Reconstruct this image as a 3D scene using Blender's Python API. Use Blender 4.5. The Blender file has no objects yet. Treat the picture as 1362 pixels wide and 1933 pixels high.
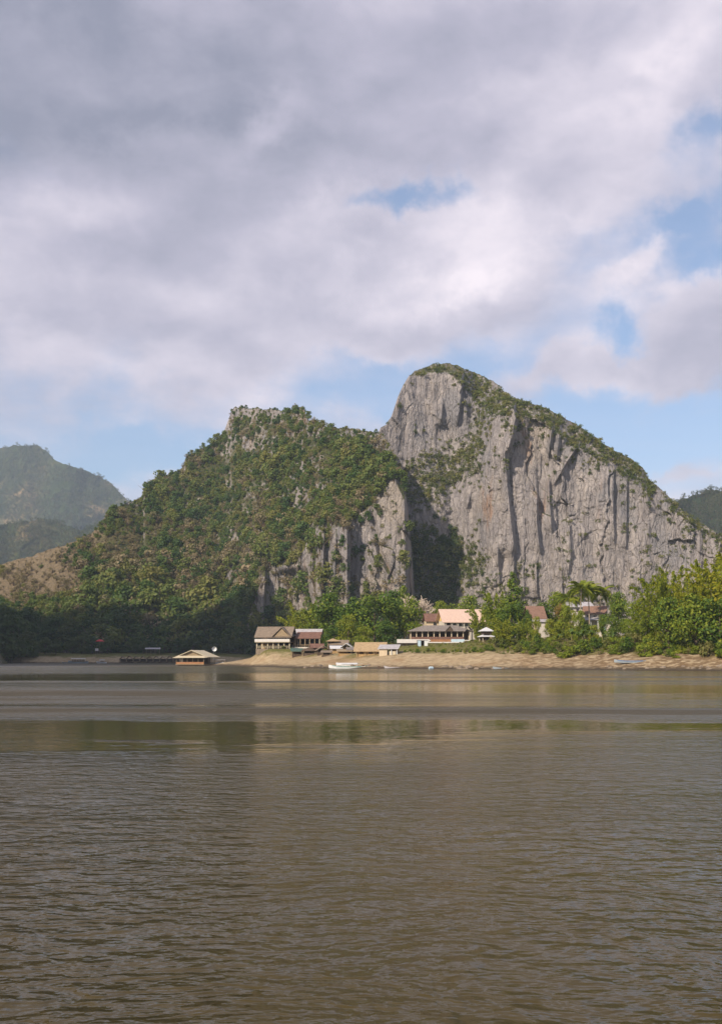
import bpy, bmesh, math, random
import numpy as np
from mathutils import Vector, Matrix, Quaternion

SC = bpy.context.scene
COL = SC.collection
R = math.radians
# ---------------------------------------------------------------- camera
F, CX, HY, CH = 2000.0, 681.0, 1245.0, 2.5      # focal length in photo pixels, principal column, horizon row, eye height
cam_d = bpy.data.cameras.new('camera')
cam_d.sensor_fit = 'VERTICAL'
cam_d.sensor_height = 36.0
cam_d.lens = 36.0 * F / 1933.0
cam_d.shift_y = (HY - 966.5) / 1933.0
cam_d.clip_start, cam_d.clip_end = 0.1, 20000.0
cam = bpy.data.objects.new('camera', cam_d)
cam.location = (0, 0, CH)
cam.rotation_euler = (R(90), 0, 0)
COL.objects.link(cam)
SC.camera = cam
# ---------------------------------------------------------------- render settings, exposure
SC.render.engine = 'CYCLES'
SC.view_settings.view_transform = 'Standard'
SC.view_settings.look = 'None'
SC.view_settings.gamma = 1.0
SC.view_settings.use_curve_mapping = False
SC.view_settings.exposure = EXPOSURE = 0.42
cy = SC.cycles
cy.use_denoising = True
cy.max_bounces, cy.diffuse_bounces, cy.glossy_bounces = 5, 2, 3
cy.transmission_bounces, cy.transparent_max_bounces, cy.volume_bounces = 3, 6, 0
cy.sample_clamp_indirect = 4.0
# ---------------------------------------------------------------- sun and sky
SUN_AZ, SUN_EL = R(40), R(35)                   # the sun stands behind the camera, 40 degrees towards the west bank
SUN_DIR = Vector((-math.sin(SUN_AZ) * math.cos(SUN_EL), -math.cos(SUN_AZ) * math.cos(SUN_EL), math.sin(SUN_EL)))
sun_d = bpy.data.lights.new('sun', 'SUN')
sun_d.energy, sun_d.angle, sun_d.color = 4.7, R(0.6), (1.0, 0.865, 0.69)
sun = bpy.data.objects.new('sun', sun_d)
sun.rotation_euler = SUN_DIR.to_track_quat('Z', 'Y').to_euler()
sun.location = (-200, -300, 500)
COL.objects.link(sun)


class NT:
    """Short helper for building node trees."""
    def __init__(self, tree):
        self.t = tree
        tree.nodes.clear()

    def n(self, typ, **kw):
        nd = self.t.nodes.new(typ)
        for k, v in kw.items():
            setattr(nd, k, v)
        return nd

    def l(self, a, b):
        self.t.links.new(a, b)

    def put(self, sock, v):
        if isinstance(v, bpy.types.NodeSocket):
            self.l(v, sock)
        elif v is not None:
            sock.default_value = v

    def m(self, op, a, b=None, c=None, clamp=False):
        nd = self.n('ShaderNodeMath', operation=op, use_clamp=clamp)
        for i, v in enumerate((a, b, c)):
            if v is not None:
                self.put(nd.inputs[i], v)
        return nd.outputs[0]

    def v(self, op, a, b=None, scale=None):
        nd = self.n('ShaderNodeVectorMath', operation=op)
        self.put(nd.inputs[0], a)
        if b is not None:
            self.put(nd.inputs[1], b)
        if scale is not None:
            self.put(nd.inputs['Scale'], scale)
        return nd.outputs['Value' if op in ('DOT_PRODUCT', 'LENGTH') else 'Vector']

    def noise(self, vec, scale, detail=4.0, rough=0.5, dist=0.0, col=False):
        nd = self.n('ShaderNodeTexNoise')
        if vec is not None:
            self.l(vec, nd.inputs['Vector'])
        for k, v in (('Scale', scale), ('Detail', detail), ('Roughness', rough), ('Distortion', dist)):
            self.put(nd.inputs[k], v)
        return nd.outputs['Color' if col else 'Fac']

    def mix(self, f, a, b, blend='MIX'):
        nd = self.n('ShaderNodeMix', data_type='RGBA', blend_type=blend)
        self.put(nd.inputs[0], f)
        self.put(nd.inputs[6], a)
        self.put(nd.inputs[7], b)
        return nd.outputs[2]

    def step(self, x, lo, hi, a=0.0, b=1.0):
        nd = self.n('ShaderNodeMapRange', interpolation_type='SMOOTHSTEP')
        for i, v in enumerate((x, lo, hi, a, b)):
            self.put(nd.inputs[i], v)
        return nd.outputs[0]

    def ramp(self, f, stops, interp='LINEAR'):
        nd = self.n('ShaderNodeValToRGB')
        nd.color_ramp.interpolation = interp
        e = nd.color_ramp.elements
        while len(e) < len(stops):
            e.new(0.5)
        for el, (p, c) in zip(e, stops):
            el.position, el.color = p, (*c, 1)
        self.put(nd.inputs[0], f)
        return nd.outputs[0]

    def mapping(self, vec, scale=(1, 1, 1), loc=(0, 0, 0), rot=(0, 0, 0)):
        nd = self.n('ShaderNodeMapping')
        self.l(vec, nd.inputs[0])
        nd.inputs['Scale'].default_value = scale
        nd.inputs['Location'].default_value = loc
        nd.inputs['Rotation'].default_value = rot
        return nd.outputs[0]

    def xyz(self, vec):
        nd = self.n('ShaderNodeSeparateXYZ')
        self.l(vec, nd.inputs[0])
        return nd.outputs


def rgb(*c):
    return (*c, 1.0)


world = bpy.data.worlds.new('World')
SC.world = world
world.use_nodes = True


def build_sky():
    k = NT(world.node_tree)
    out = k.n('ShaderNodeOutputWorld')
    bg = k.n('ShaderNodeBackground')
    bg.inputs['Strength'].default_value = 0.1
    k.l(bg.outputs[0], out.inputs[0])
    sky = k.n('ShaderNodeTexSky', sky_type='NISHITA', sun_disc=False, sun_elevation=SUN_EL,
              sun_rotation=math.pi + SUN_AZ, altitude=300.0, air_density=1.0, dust_density=1.6, ozone_density=1.5)
    d = k.v('NORMALIZE', k.n('ShaderNodeTexCoord').outputs['Generated'])
    x, y, z = k.xyz(d)
    zc = k.m('ADD', k.m('MAXIMUM', z, 0.0), 0.16)
    cb = k.n('ShaderNodeCombineXYZ')
    k.l(k.m('DIVIDE', x, zc), cb.inputs[0])
    k.l(k.m('DIVIDE', y, zc), cb.inputs[1])
    P = cb.outputs[0]
    big = k.v('SCALE', k.v('SUBTRACT', k.noise(d, 7.0, 7, 0.62, 0, True), (0.5, 0.5, 0.5)), scale=0.14)
    dv = k.xyz(k.v('NORMALIZE', k.v('ADD', d, big)))
    az = k.m('ARCTAN2', dv[0], dv[1])
    el = k.m('ARCSINE', dv[2])

    def blob(px, py, wx, wy, amp, tilt=0.0):
        a0 = math.atan((px - CX) / F)
        e0 = math.atan((HY - py) / F * math.cos(a0))
        sa, se = wx / F, wy / F
        ca, sn = math.cos(R(tilt)), math.sin(R(tilt))
        da, de = k.m('SUBTRACT', az, a0), k.m('SUBTRACT', el, e0)
        u = k.m('ADD', k.m('MULTIPLY', da, ca / sa), k.m('MULTIPLY', de, sn / sa))
        w = k.m('ADD', k.m('MULTIPLY', da, -sn / se), k.m('MULTIPLY', de, ca / se))
        r2 = k.m('ADD', k.m('MULTIPLY', u, u), k.m('MULTIPLY', w, w))
        return k.m('MULTIPLY', k.m('EXPONENT', k.m('MULTIPLY', r2, -1.0)), amp)

    def total(lst):
        s = None
        for b in lst:
            b = blob(*b)
            s = b if s is None else k.m('ADD', s, b)
        return s

    # warp so that the cloud shapes curl
    w = k.noise(P, 1.6, 4, 0.55, 0, True)
    Pw = k.v('ADD', P, k.v('SCALE', k.v('SUBTRACT', w, (0.5, 0.5, 0.5)), scale=0.30))

    def body(vec):
        a = k.noise(k.mapping(vec, (0.85, 1.15, 1), (3.1, 0.4, 0), (0, 0, R(20))), 1.5, 7, 0.54)
        b = k.noise(k.mapping(vec, (1, 1, 1), (7.3, 2.2, 0)), 4.2, 7, 0.6)
        return k.m('ADD', k.m('MULTIPLY', a, 0.62), k.m('MULTIPLY', b, 0.38))

    b0 = body(Pw)
    # towards the zenith and the sun, for the lit and the shaded side of each puff
    b1 = body(k.v('ADD', k.v('SCALE', Pw, scale=0.965), (-0.045, -0.02, 0)))
    dw = k.v('ADD', d, k.v('SCALE', k.v('SUBTRACT', k.noise(d, 9.0, 4, 0.55, 0, True), (0.5, 0.5, 0.5)), scale=0.045))
    pz = k.mapping(dw, (1, 1, 1.7))
    puff0 = k.noise(pz, 4.8, 8, 0.54)
    puff1 = k.noise(k.v('ADD', pz, (-0.024, 0, 0.050)), 4.8, 8, 0.54)
    gaps = total([(780, 412, 85, 30, -.60, 12), (1240, 430, 95, 40, -.50, 8), (1185, 635, 42, 60, -.40, 0), (1335, 250, 70, 40, -.40, 20),
                  (1300, 505, 80, 28, -.36, 0), (900, 690, 190, 60, -.34, 0), (1190, 840, 330, 62, -.40, 0), (700, 750, 150, 60, -.30, 0),
                  (270, 850, 260, 50, -.34, 0), (1130, 500, 40, 20, -.12, 30), (640, 690, 90, 26, -.2, 0), (1000, 760, 800, 45, -.16, 0),
                  (1150, 712, 230, 36, .52, 3), (1190, 490, 60, 42, .30, 20), (880, 500, 260, 60, .16, 14), (1330, 590, 90, 60, .22, 0),
                  (150, 640, 520, 130, .30, 0), (300, 100, 700, 300, .34, 0), (1000, 150, 500, 200, .22, 0), (560, 480, 420, 130, .14, 0), (1290, 905, 60, 14, .2, 0)])
    cover = k.m('ADD', k.m('ADD', k.m('ADD', b0, 0.05), k.m('MULTIPLY', k.m('SUBTRACT', puff0, 0.5), 0.55)), gaps)
    alpha = k.step(cover, 0.30, 0.78)
    lit = k.m('ADD', k.m('MULTIPLY', k.m('SUBTRACT', b0, b1), 0.7), k.m('MULTIPLY', k.m('SUBTRACT', puff0, puff1), 1.35))
    shade = total([(170, 150, 430, 170, -.46, 5), (640, 320, 170, 80, -.28, 8), (760, 90, 300, 110, -.10, 0), (250, 470, 420, 60, -.10, 0), (880, 590, 280, 30, -.12, 8),
                   (500, 225, 75, 34, .34, 25), (930, 440, 130, 55, .36, 18), (1190, 480, 55, 40, .30, 0), (830, 525, 150, 30, .24, 12), (600, 450, 130, 40, .14, 0),
                   (90, 350, 90, 35, .16, 0), (1310, 110, 110, 50, .22, 20), (680, 130, 120, 50, .10, 35), (300, 260, 200, 30, .10, 10), (1150, 690, 200, 40, .08, 0),
                   (560, 570, 120, 40, .10, 0), (30, 650, 80, 40, .10, 0)])
    mid = k.m('MULTIPLY', k.m('SUBTRACT', k.noise(P, 0.7, 3, 0.5), 0.5), 0.35)
    thick = k.m('MULTIPLY', k.m('SUBTRACT', cover, 0.62), -0.25)
    br = k.m('ADD', k.m('ADD', k.m('ADD', k.m('ADD', lit, shade), mid), thick), 0.585, clamp=True)
    cloud = k.ramp(br, [(0.0, (2.25, 2.35, 3.1)), (0.40, (3.95, 3.8, 4.7)), (0.68, (5.7, 5.3, 6.1)), (1.0, (8.2, 7.4, 7.9))])
    # thin veil of high cloud over the blue
    veil = k.m('MULTIPLY', k.step(k.noise(k.mapping(P, (0.6, 1.6, 1)), 1.2, 5, 0.55), 0.35, 0.8), 0.22)
    blue = k.mix(1.0, k.mix(k.m('ADD', veil, 0.06), sky.outputs[0], rgb(5.2, 5.2, 6.0)), rgb(SKYGAIN * 0.97, SKYGAIN, SKYGAIN * 1.06), 'MULTIPLY')
    k.l(k.mix(alpha, blue, cloud), bg.inputs[0])


SKYGAIN = 1.12
build_sky()

# ================================================================ helpers
def at(px, py, Y):
    """The point at depth Y metres that the photograph shows at pixel px, py."""
    return np.array(((px - CX) / F * Y, Y, CH + (HY - py) / F * Y))


def _h(ix, iy, iz, seed):
    n = (ix * 374761393 + iy * 668265263 + iz * 2147483647 + seed * 1274126177) & 0xFFFFFFFF
    n = ((n ^ (n >> 13)) * 1274126177) & 0xFFFFFFFF
    n = ((n ^ (n >> 15)) * 2246822519) & 0xFFFFFFFF
    return ((n ^ (n >> 16)) & 0xFFFFFF) / float(0xFFFFFF)


def vn(x, y, z=0.0, seed=0):
    """Value noise in -1..1, on arrays."""
    x, y, z = np.broadcast_arrays(np.asarray(x, float), np.asarray(y, float), np.asarray(z, float))
    ix, iy, iz = (np.floor(a).astype(np.int64) for a in (x, y, z))
    fx, fy, fz = x - ix, y - iy, z - iz
    fx, fy, fz = (a * a * a * (a * (a * 6 - 15) + 10) for a in (fx, fy, fz))
    r = 0
    for dz in (0, 1):
        wz = fz if dz else 1 - fz
        for dy in (0, 1):
            wy = fy if dy else 1 - fy
            r = r + wz * wy * (_h(ix, iy + dy, iz + dz, seed) * (1 - fx) + _h(ix + 1, iy + dy, iz + dz, seed) * fx)
    return r * 2 - 1


def fbm(x, y, z=0.0, oct=4, seed=0, gain=0.5):
    r, a, s = 0, 1.0, 0.0
    for o in range(oct):
        r = r + a * vn(x * 2 ** o + 17.3 * o, y * 2 ** o + 5.1 * o, np.asarray(z) * 2 ** o, seed + o)
        s += a
        a *= gain
    return r / s


def sm(x, a, b):
    t = np.clip((np.asarray(x, float) - a) / (b - a), 0, 1)
    return t * t * (3 - 2 * t)


def mesh_np(name, verts, faces, mats, midx=None, smooth=False):
    """A mesh from numpy arrays; faces all of one size."""
    me = bpy.data.meshes.new(name)
    verts = np.asarray(verts, np.float32)
    faces = np.asarray(faces, np.int32)
    nf, k = faces.shape
    me.vertices.add(len(verts))
    me.vertices.foreach_set('co', verts.ravel())
    me.loops.add(nf * k)
    me.loops.foreach_set('vertex_index', faces.ravel())
    me.polygons.add(nf)
    me.polygons.foreach_set('loop_start', np.arange(0, nf * k, k, dtype=np.int32))
    for m in (mats if isinstance(mats, (list, tuple)) else [mats]):
        me.materials.append(m)
    if midx is not None:
        me.polygons.foreach_set('material_index', np.asarray(midx, np.int32))
    me.polygons.foreach_set('use_smooth', np.full(nf, bool(smooth)))
    me.update(calc_edges=True)
    return me


def link(name, data, parent=None, loc=None, rotz=None, scale=None):
    o = bpy.data.objects.new(name, data)
    COL.objects.link(o)
    if parent:
        o.parent = parent
    if loc is not None:
        o.location = [float(c) for c in loc]
    if rotz is not None:
        o.rotation_euler = (0, 0, rotz)
    if scale is not None:
        o.scale = (scale,) * 3 if np.isscalar(scale) else scale
    return o


def tag(o, label=None, cat=None, group=None, kind=None):
    for k, v in (('label', label), ('category', cat), ('group', group), ('kind', kind)):
        if v:
            o[k] = v
    return o


def thing(name, label, cat, loc, rotz=0.0, group=None):
    o = link(name, None, None, loc, rotz)
    o.empty_display_size = 0.5
    return tag(o, label, cat, group)


def grid_faces(nr, nc):
    i = np.arange(nr - 1)[:, None] * nc + np.arange(nc - 1)[None, :]
    return np.stack([i, i + 1, i + nc + 1, i + nc], -1).reshape(-1, 4)


def cells(u, w, seed):
    """Cellular blocks: a random value per cell and the distance to the second nearest cell minus the nearest."""
    iu, iw = np.floor(u).astype(np.int64), np.floor(w).astype(np.int64)
    d1 = np.full(u.shape, 9.0)
    d2 = np.full(u.shape, 9.0)
    val = np.zeros(u.shape)
    for a in (-1, 0, 1):
        for b in (-1, 0, 1):
            cu, cw = iu + a, iw + b
            d = np.hypot(cu + _h(cu, cw, 0 * cu, seed) - u, cw + _h(cu, cw, 0 * cu + 1, seed) - w)
            r = _h(cu, cw, 0 * cu + 2, seed)
            near = d < d1
            d2 = np.where(near, d1, np.minimum(d2, d))
            val = np.where(near, r, val)
            d1 = np.where(near, d, d1)
    return val, d2 - d1


# ================================================================ materials
def material(name):
    m = bpy.data.materials.new(name)
    m.use_nodes = True
    return m, NT(m.node_tree)


def finish(k, col, rough=0.8, bump=None, spec=0.3, trans=None, metal=0.0):
    out = k.n('ShaderNodeOutputMaterial')
    b = k.n('ShaderNodeBsdfPrincipled')
    k.put(b.inputs['Base Color'], col)
    k.put(b.inputs['Roughness'], rough)
    b.inputs['Specular IOR Level'].default_value = spec
    b.inputs['Metallic'].default_value = metal
    if bump is not None:
        h, dist = bump
        bn = k.n('ShaderNodeBump')
        bn.inputs['Distance'].default_value = dist
        k.l(h, bn.inputs['Height'])
        k.l(bn.outputs[0], b.inputs['Normal'])
    sh = b.outputs[0]
    if trans is not None:
        t = k.n('ShaderNodeBsdfTranslucent')
        k.put(t.inputs[0], trans[1])
        mx = k.n('ShaderNodeMixShader')
        mx.inputs[0].default_value = trans[0]
        k.l(sh, mx.inputs[1])
        k.l(t.outputs[0], mx.inputs[2])
        sh = mx.outputs[0]
    k.l(sh, out.inputs[0])


def objco(k):
    return k.n('ShaderNodeTexCoord').outputs['Object']


def limestone(name, warm=0.0, soil=None):
    m, k = material(name)
    p = objco(k)
    wp = k.v('ADD', p, k.v('SCALE', k.v('SUBTRACT', k.noise(p, 0.06, 4, 0.6, 0, True), (0.5, 0.5, 0.5)), scale=9.0))
    streak = k.noise(k.mapping(wp, (0.17, 0.17, 0.022)), 1.0, 8, 0.66, 0.3)
    fine = k.noise(k.mapping(wp, (0.75, 0.75, 0.11)), 1.0, 6, 0.7)
    blot = k.noise(k.mapping(p, (0.026, 0.026, 0.018), (3, 1, 4)), 1.0, 6, 0.62)
    grain = k.noise(p, 0.9, 8, 0.75)
    base = k.ramp(streak, [(0.26, (0.20, 0.186, 0.196)), (0.40, (0.318, 0.290, 0.290)), (0.54, (0.405, 0.366, 0.356)), (0.72, (0.53, 0.474, 0.435))])
    base = k.mix(k.m('MULTIPLY', k.step(blot, 0.50, 0.70), 0.5 + warm), base, rgb(0.43, 0.365, 0.29))
    base = k.mix(k.m('MULTIPLY', k.step(grain, 0.52, 0.68), 0.35), base, rgb(0.15, 0.15, 0.157))
    base = k.mix(k.m('MULTIPLY', k.step(fine, 0.58, 0.74), 0.45), base, rgb(0.42, 0.395, 0.37))
    base = k.mix(k.m('MULTIPLY', k.step(k.noise(k.mapping(wp, (0.10, 0.10, 0.012), (5, 2, 7)), 1.0, 5, 0.65), 0.61, 0.72), 0.5), base, rgb(0.10, 0.10, 0.11))
    base = k.mix(k.m('MULTIPLY', k.step(k.noise(k.mapping(p, (0.05, 0.05, 0.012), (9, 9, 9)), 1.0, 5, 0.6), 0.60 - 0.25 * warm, 0.72 - 0.2 * warm), 0.7), base, rgb(0.38, 0.215, 0.12))
    base = k.mix(k.m('MULTIPLY', k.step(k.noise(k.mapping(p, (0.03, 0.03, 0.02), (13, 4, 2)), 1.0, 5, 0.6), 0.50, 0.64), 0.5), base, rgb(0.205, 0.212, 0.24))
    low = k.m('MULTIPLY', k.step(k.m('ADD', k.xyz(p)[2], k.m('MULTIPLY', k.m('SUBTRACT', blot, 0.5), 90.0)), 75.0, 35.0), k.step(fine, 0.35, 0.6))
    base = k.mix(k.m('MULTIPLY', low, 0.4), base, rgb(0.49, 0.415, 0.34))
    if soil:
        nz = k.xyz(k.n('ShaderNodeNewGeometry').outputs['Normal'])[2]
        f = k.step(k.m('ADD', nz, k.m('MULTIPLY', k.m('SUBTRACT', grain, 0.5), 0.6)), *soil)
        sc = k.ramp(k.noise(p, 0.08, 5, 0.6), [(0.3, (0.050, 0.062, 0.022)), (0.5, (0.095, 0.100, 0.036)), (0.7, (0.165, 0.14, 0.065))])
        xp = k.m('ADD', k.xyz(p)[0], k.m('MULTIPLY', k.m('SUBTRACT', blot, 0.5), 90.0))
        sc = k.mix(k.step(xp, -200.0, -222.0), sc, k.mix(k.step(grain, 0.4, 0.65), rgb(0.27, 0.205, 0.135), rgb(0.19, 0.155, 0.085)))
        base = k.mix(f, base, sc)
    vor = k.n('ShaderNodeTexVoronoi', feature='DISTANCE_TO_EDGE')
    k.l(k.mapping(wp, (0.30, 0.30, 0.05)), vor.inputs['Vector'])
    vor.inputs['Scale'].default_value = 1.0
    crack = k.step(vor.outputs['Distance'], 0.0, 0.10)
    base = k.mix(k.m('MULTIPLY', k.m('SUBTRACT', 1.0, crack), 0.22), base, rgb(0.07, 0.07, 0.076))
    h = k.m('ADD', k.m('ADD', k.m('MULTIPLY', streak, 1.3), k.m('MULTIPLY', crack, 0.35)), k.m('ADD', k.m('MULTIPLY', fine, 0.9), k.m('MULTIPLY', grain, 0.8)))
    finish(k, base, 0.92, (h, 2.2), 0.15)
    return m


def leafy(name, stops, trans=0.25, scale=0.9, var=0.35):
    """Foliage: the colour changes from plant to plant and a little from leaf to leaf."""
    m, k = material(name)
    rnd = k.n('ShaderNodeObjectInfo').outputs['Random']
    g = k.n('ShaderNodeNewGeometry')
    isl = g.outputs['Random Per Island']
    f = k.m('ADD', k.m('MULTIPLY', rnd, 1 - var), k.m('MULTIPLY', isl, var))
    n = len(stops)
    c = k.ramp(f, [((i + 0.5) / n, s) for i, s in enumerate(stops)])
    finish(k, c, 0.6, None, 0.25, (trans, k.mix(1.0, c, rgb(1.5, 1.5, 0.55), 'MULTIPLY')))
    return m


def plain(name, c, rough=0.8, var=0.25, scale=2.0, spec=0.3, stretch=(1, 1, 1), metal=0.0, bump=0.01):
    m, k = material(name)
    p = objco(k)
    n1 = k.noise(k.mapping(p, stretch), scale, 5, 0.65)
    d = tuple(x * (1 - var) for x in c)
    b = tuple(min(1, x * (1 + var)) for x in c)
    col = k.ramp(n1, [(0.3, d), (0.7, b)])
    finish(k, col, rough, (n1, bump), spec, None, metal)
    return m

# ================================================================ the setting
MT = {}
MT['cliff'] = limestone('limestone', 0.0, (0.50, 0.78))
MT['hill'] = limestone('wooded_limestone', 0.15, (0.22, 0.50))

# ---- ground: one sheet, river bed, banks and village land
VILLAGE = np.array([(-64, 445), (-52, 417), (-36, 362), (-20, 312), (0, 294), (16, 279), (42, 263), (77, 227), (140, 150), (230, 20), (330, -220), (700, -1200),
                    (3900, -1200), (3900, 640), (400, 640), (120, 585), (10, 530), (-48, 480)], float)
FARBANK = np.array([(-243, 712), (-165, 706), (-88, 700), (0, 660), (120, 640), (420, 660), (3900, 700), (3900, 5600), (-3900, 5600), (-3900, -900), (-1500, -500),
                    (-420, -60), (-300, 120), (-250, 300), (-262, 480), (-275, 600), (-262, 690)], float)


def signed(poly, x, y):
    """Metres inside the outline (negative outside)."""
    d2 = np.full(x.shape, 1e12)
    ins = np.zeros(x.shape, bool)
    n = len(poly)
    for i in range(n):
        (ax, ay), (bx, by) = poly[i], poly[(i + 1) % n]
        ex, ey = bx - ax, by - ay
        t = np.clip(((x - ax) * ex + (y - ay) * ey) / (ex * ex + ey * ey), 0, 1)
        d2 = np.minimum(d2, (x - ax - t * ex) ** 2 + (y - ay - t * ey) ** 2)
        c = (ay > y) != (by > y)
        ins ^= c & (x < ex * (y - ay) / (ey if ey else 1e-9) + ax)
    return np.where(ins, 1, -1) * np.sqrt(d2)


def ground_z(x, y):
    x, y = np.broadcast_arrays(np.asarray(x, float), np.asarray(y, float))
    wob = 2.2 * fbm(x / 11, y / 11, 0, 3, 5)
    s1, s2 = signed(VILLAGE, x, y), signed(FARBANK, x, y)
    z1 = np.interp(s1 + wob * sm(s1, -6, 4), [-40, -8, 0, 3, 9, 20, 32, 50, 80, 300], [-5, -1.6, 0, .5, 1.5, 4.0, 6.2, 8.0, 9.0, 10.0])
    z2 = np.interp(s2 + wob * 0.6, [-40, -8, 0, 4, 10, 22, 60, 200], [-5, -1.6, 0, 1.6, 3.2, 5.5, 8.0, 12.0])
    z1 = z1 + sm(s1, 0, 10) * np.maximum(0, 6.5 - z1) * np.exp(-((x + 27) / 17) ** 4 - ((y - 395) / 21) ** 4)
    z = np.maximum(z1, z2)
    on = sm(z, 0.0, 1.2)
    return z + on * (0.28 * fbm(x / 5, y / 5, 0, 4, 9) + 0.5 * fbm(x / 24, y / 24, 0, 2, 11))


def axis(parts):
    a = [np.arange(*p) for p in parts]
    return np.unique(np.concatenate(a))


gx = axis([(-3900, -400, 100), (-400, -260, 10), (-260, -80, 3), (-80, 170, 1.25), (170, 420, 10), (420, 3901, 96)])
gy = axis([(-1200, 150, 45), (150, 215, 6), (215, 460, 1.25), (460, 690, 8), (690, 800, 2.5), (800, 5601, 100)])
GX, GY = np.meshgrid(gx, gy)
GZ = ground_z(GX, GY)


def bank_mat():
    m, k = material('river_bank')
    p = objco(k)
    z = k.xyz(p)[2]
    n1 = k.noise(p, 0.10, 6, 0.6)
    n2 = k.noise(p, 0.55, 6, 0.65)
    n3 = k.noise(p, 2.2, 4, 0.7)
    sand = k.ramp(n2, [(0.3, (0.20, 0.15, 0.088)), (0.46, (0.34, 0.26, 0.16)), (0.72, (0.46, 0.365, 0.24))])
    sand = k.mix(k.m('MULTIPLY', k.step(n1, 0.5, 0.66), 0.5), sand, rgb(0.26, 0.155, 0.075))
    sand = k.mix(k.m('MULTIPLY', k.step(k.m('ADD', k.xyz(p)[0], k.m('MULTIPLY', k.m('SUBTRACT', n1, 0.5), 50.0)), 28.0, 58.0), k.step(n2, 0.62, 0.42)), sand, rgb(0.18, 0.12, 0.066))
    wet = k.step(k.m('ADD', z, k.m('MULTIPLY', k.m('SUBTRACT', n2, 0.5), 1.2)), 0.15, 1.15)
    sand = k.mix(wet, rgb(0.075, 0.058, 0.04), sand)
    up = k.step(k.m('ADD', z, k.m('MULTIPLY', k.m('SUBTRACT', n1, 0.5), 7.0)), 3.2, 5.4)
    grass = k.ramp(n3, [(0.3, (0.06, 0.075, 0.018)), (0.52, (0.14, 0.135, 0.040)), (0.75, (0.27, 0.20, 0.085))])
    finish(k, k.mix(up, sand, grass), 0.95, (k.m('ADD', n2, k.m('MULTIPLY', n3, 0.5)), 0.5), 0.1)
    return m


ground = link('ground', mesh_np('ground', np.stack([GX, GY, GZ], -1).reshape(-1, 3), grid_faces(len(gy), len(gx)), bank_mat(), smooth=True))
tag(ground, kind='structure')


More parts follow.
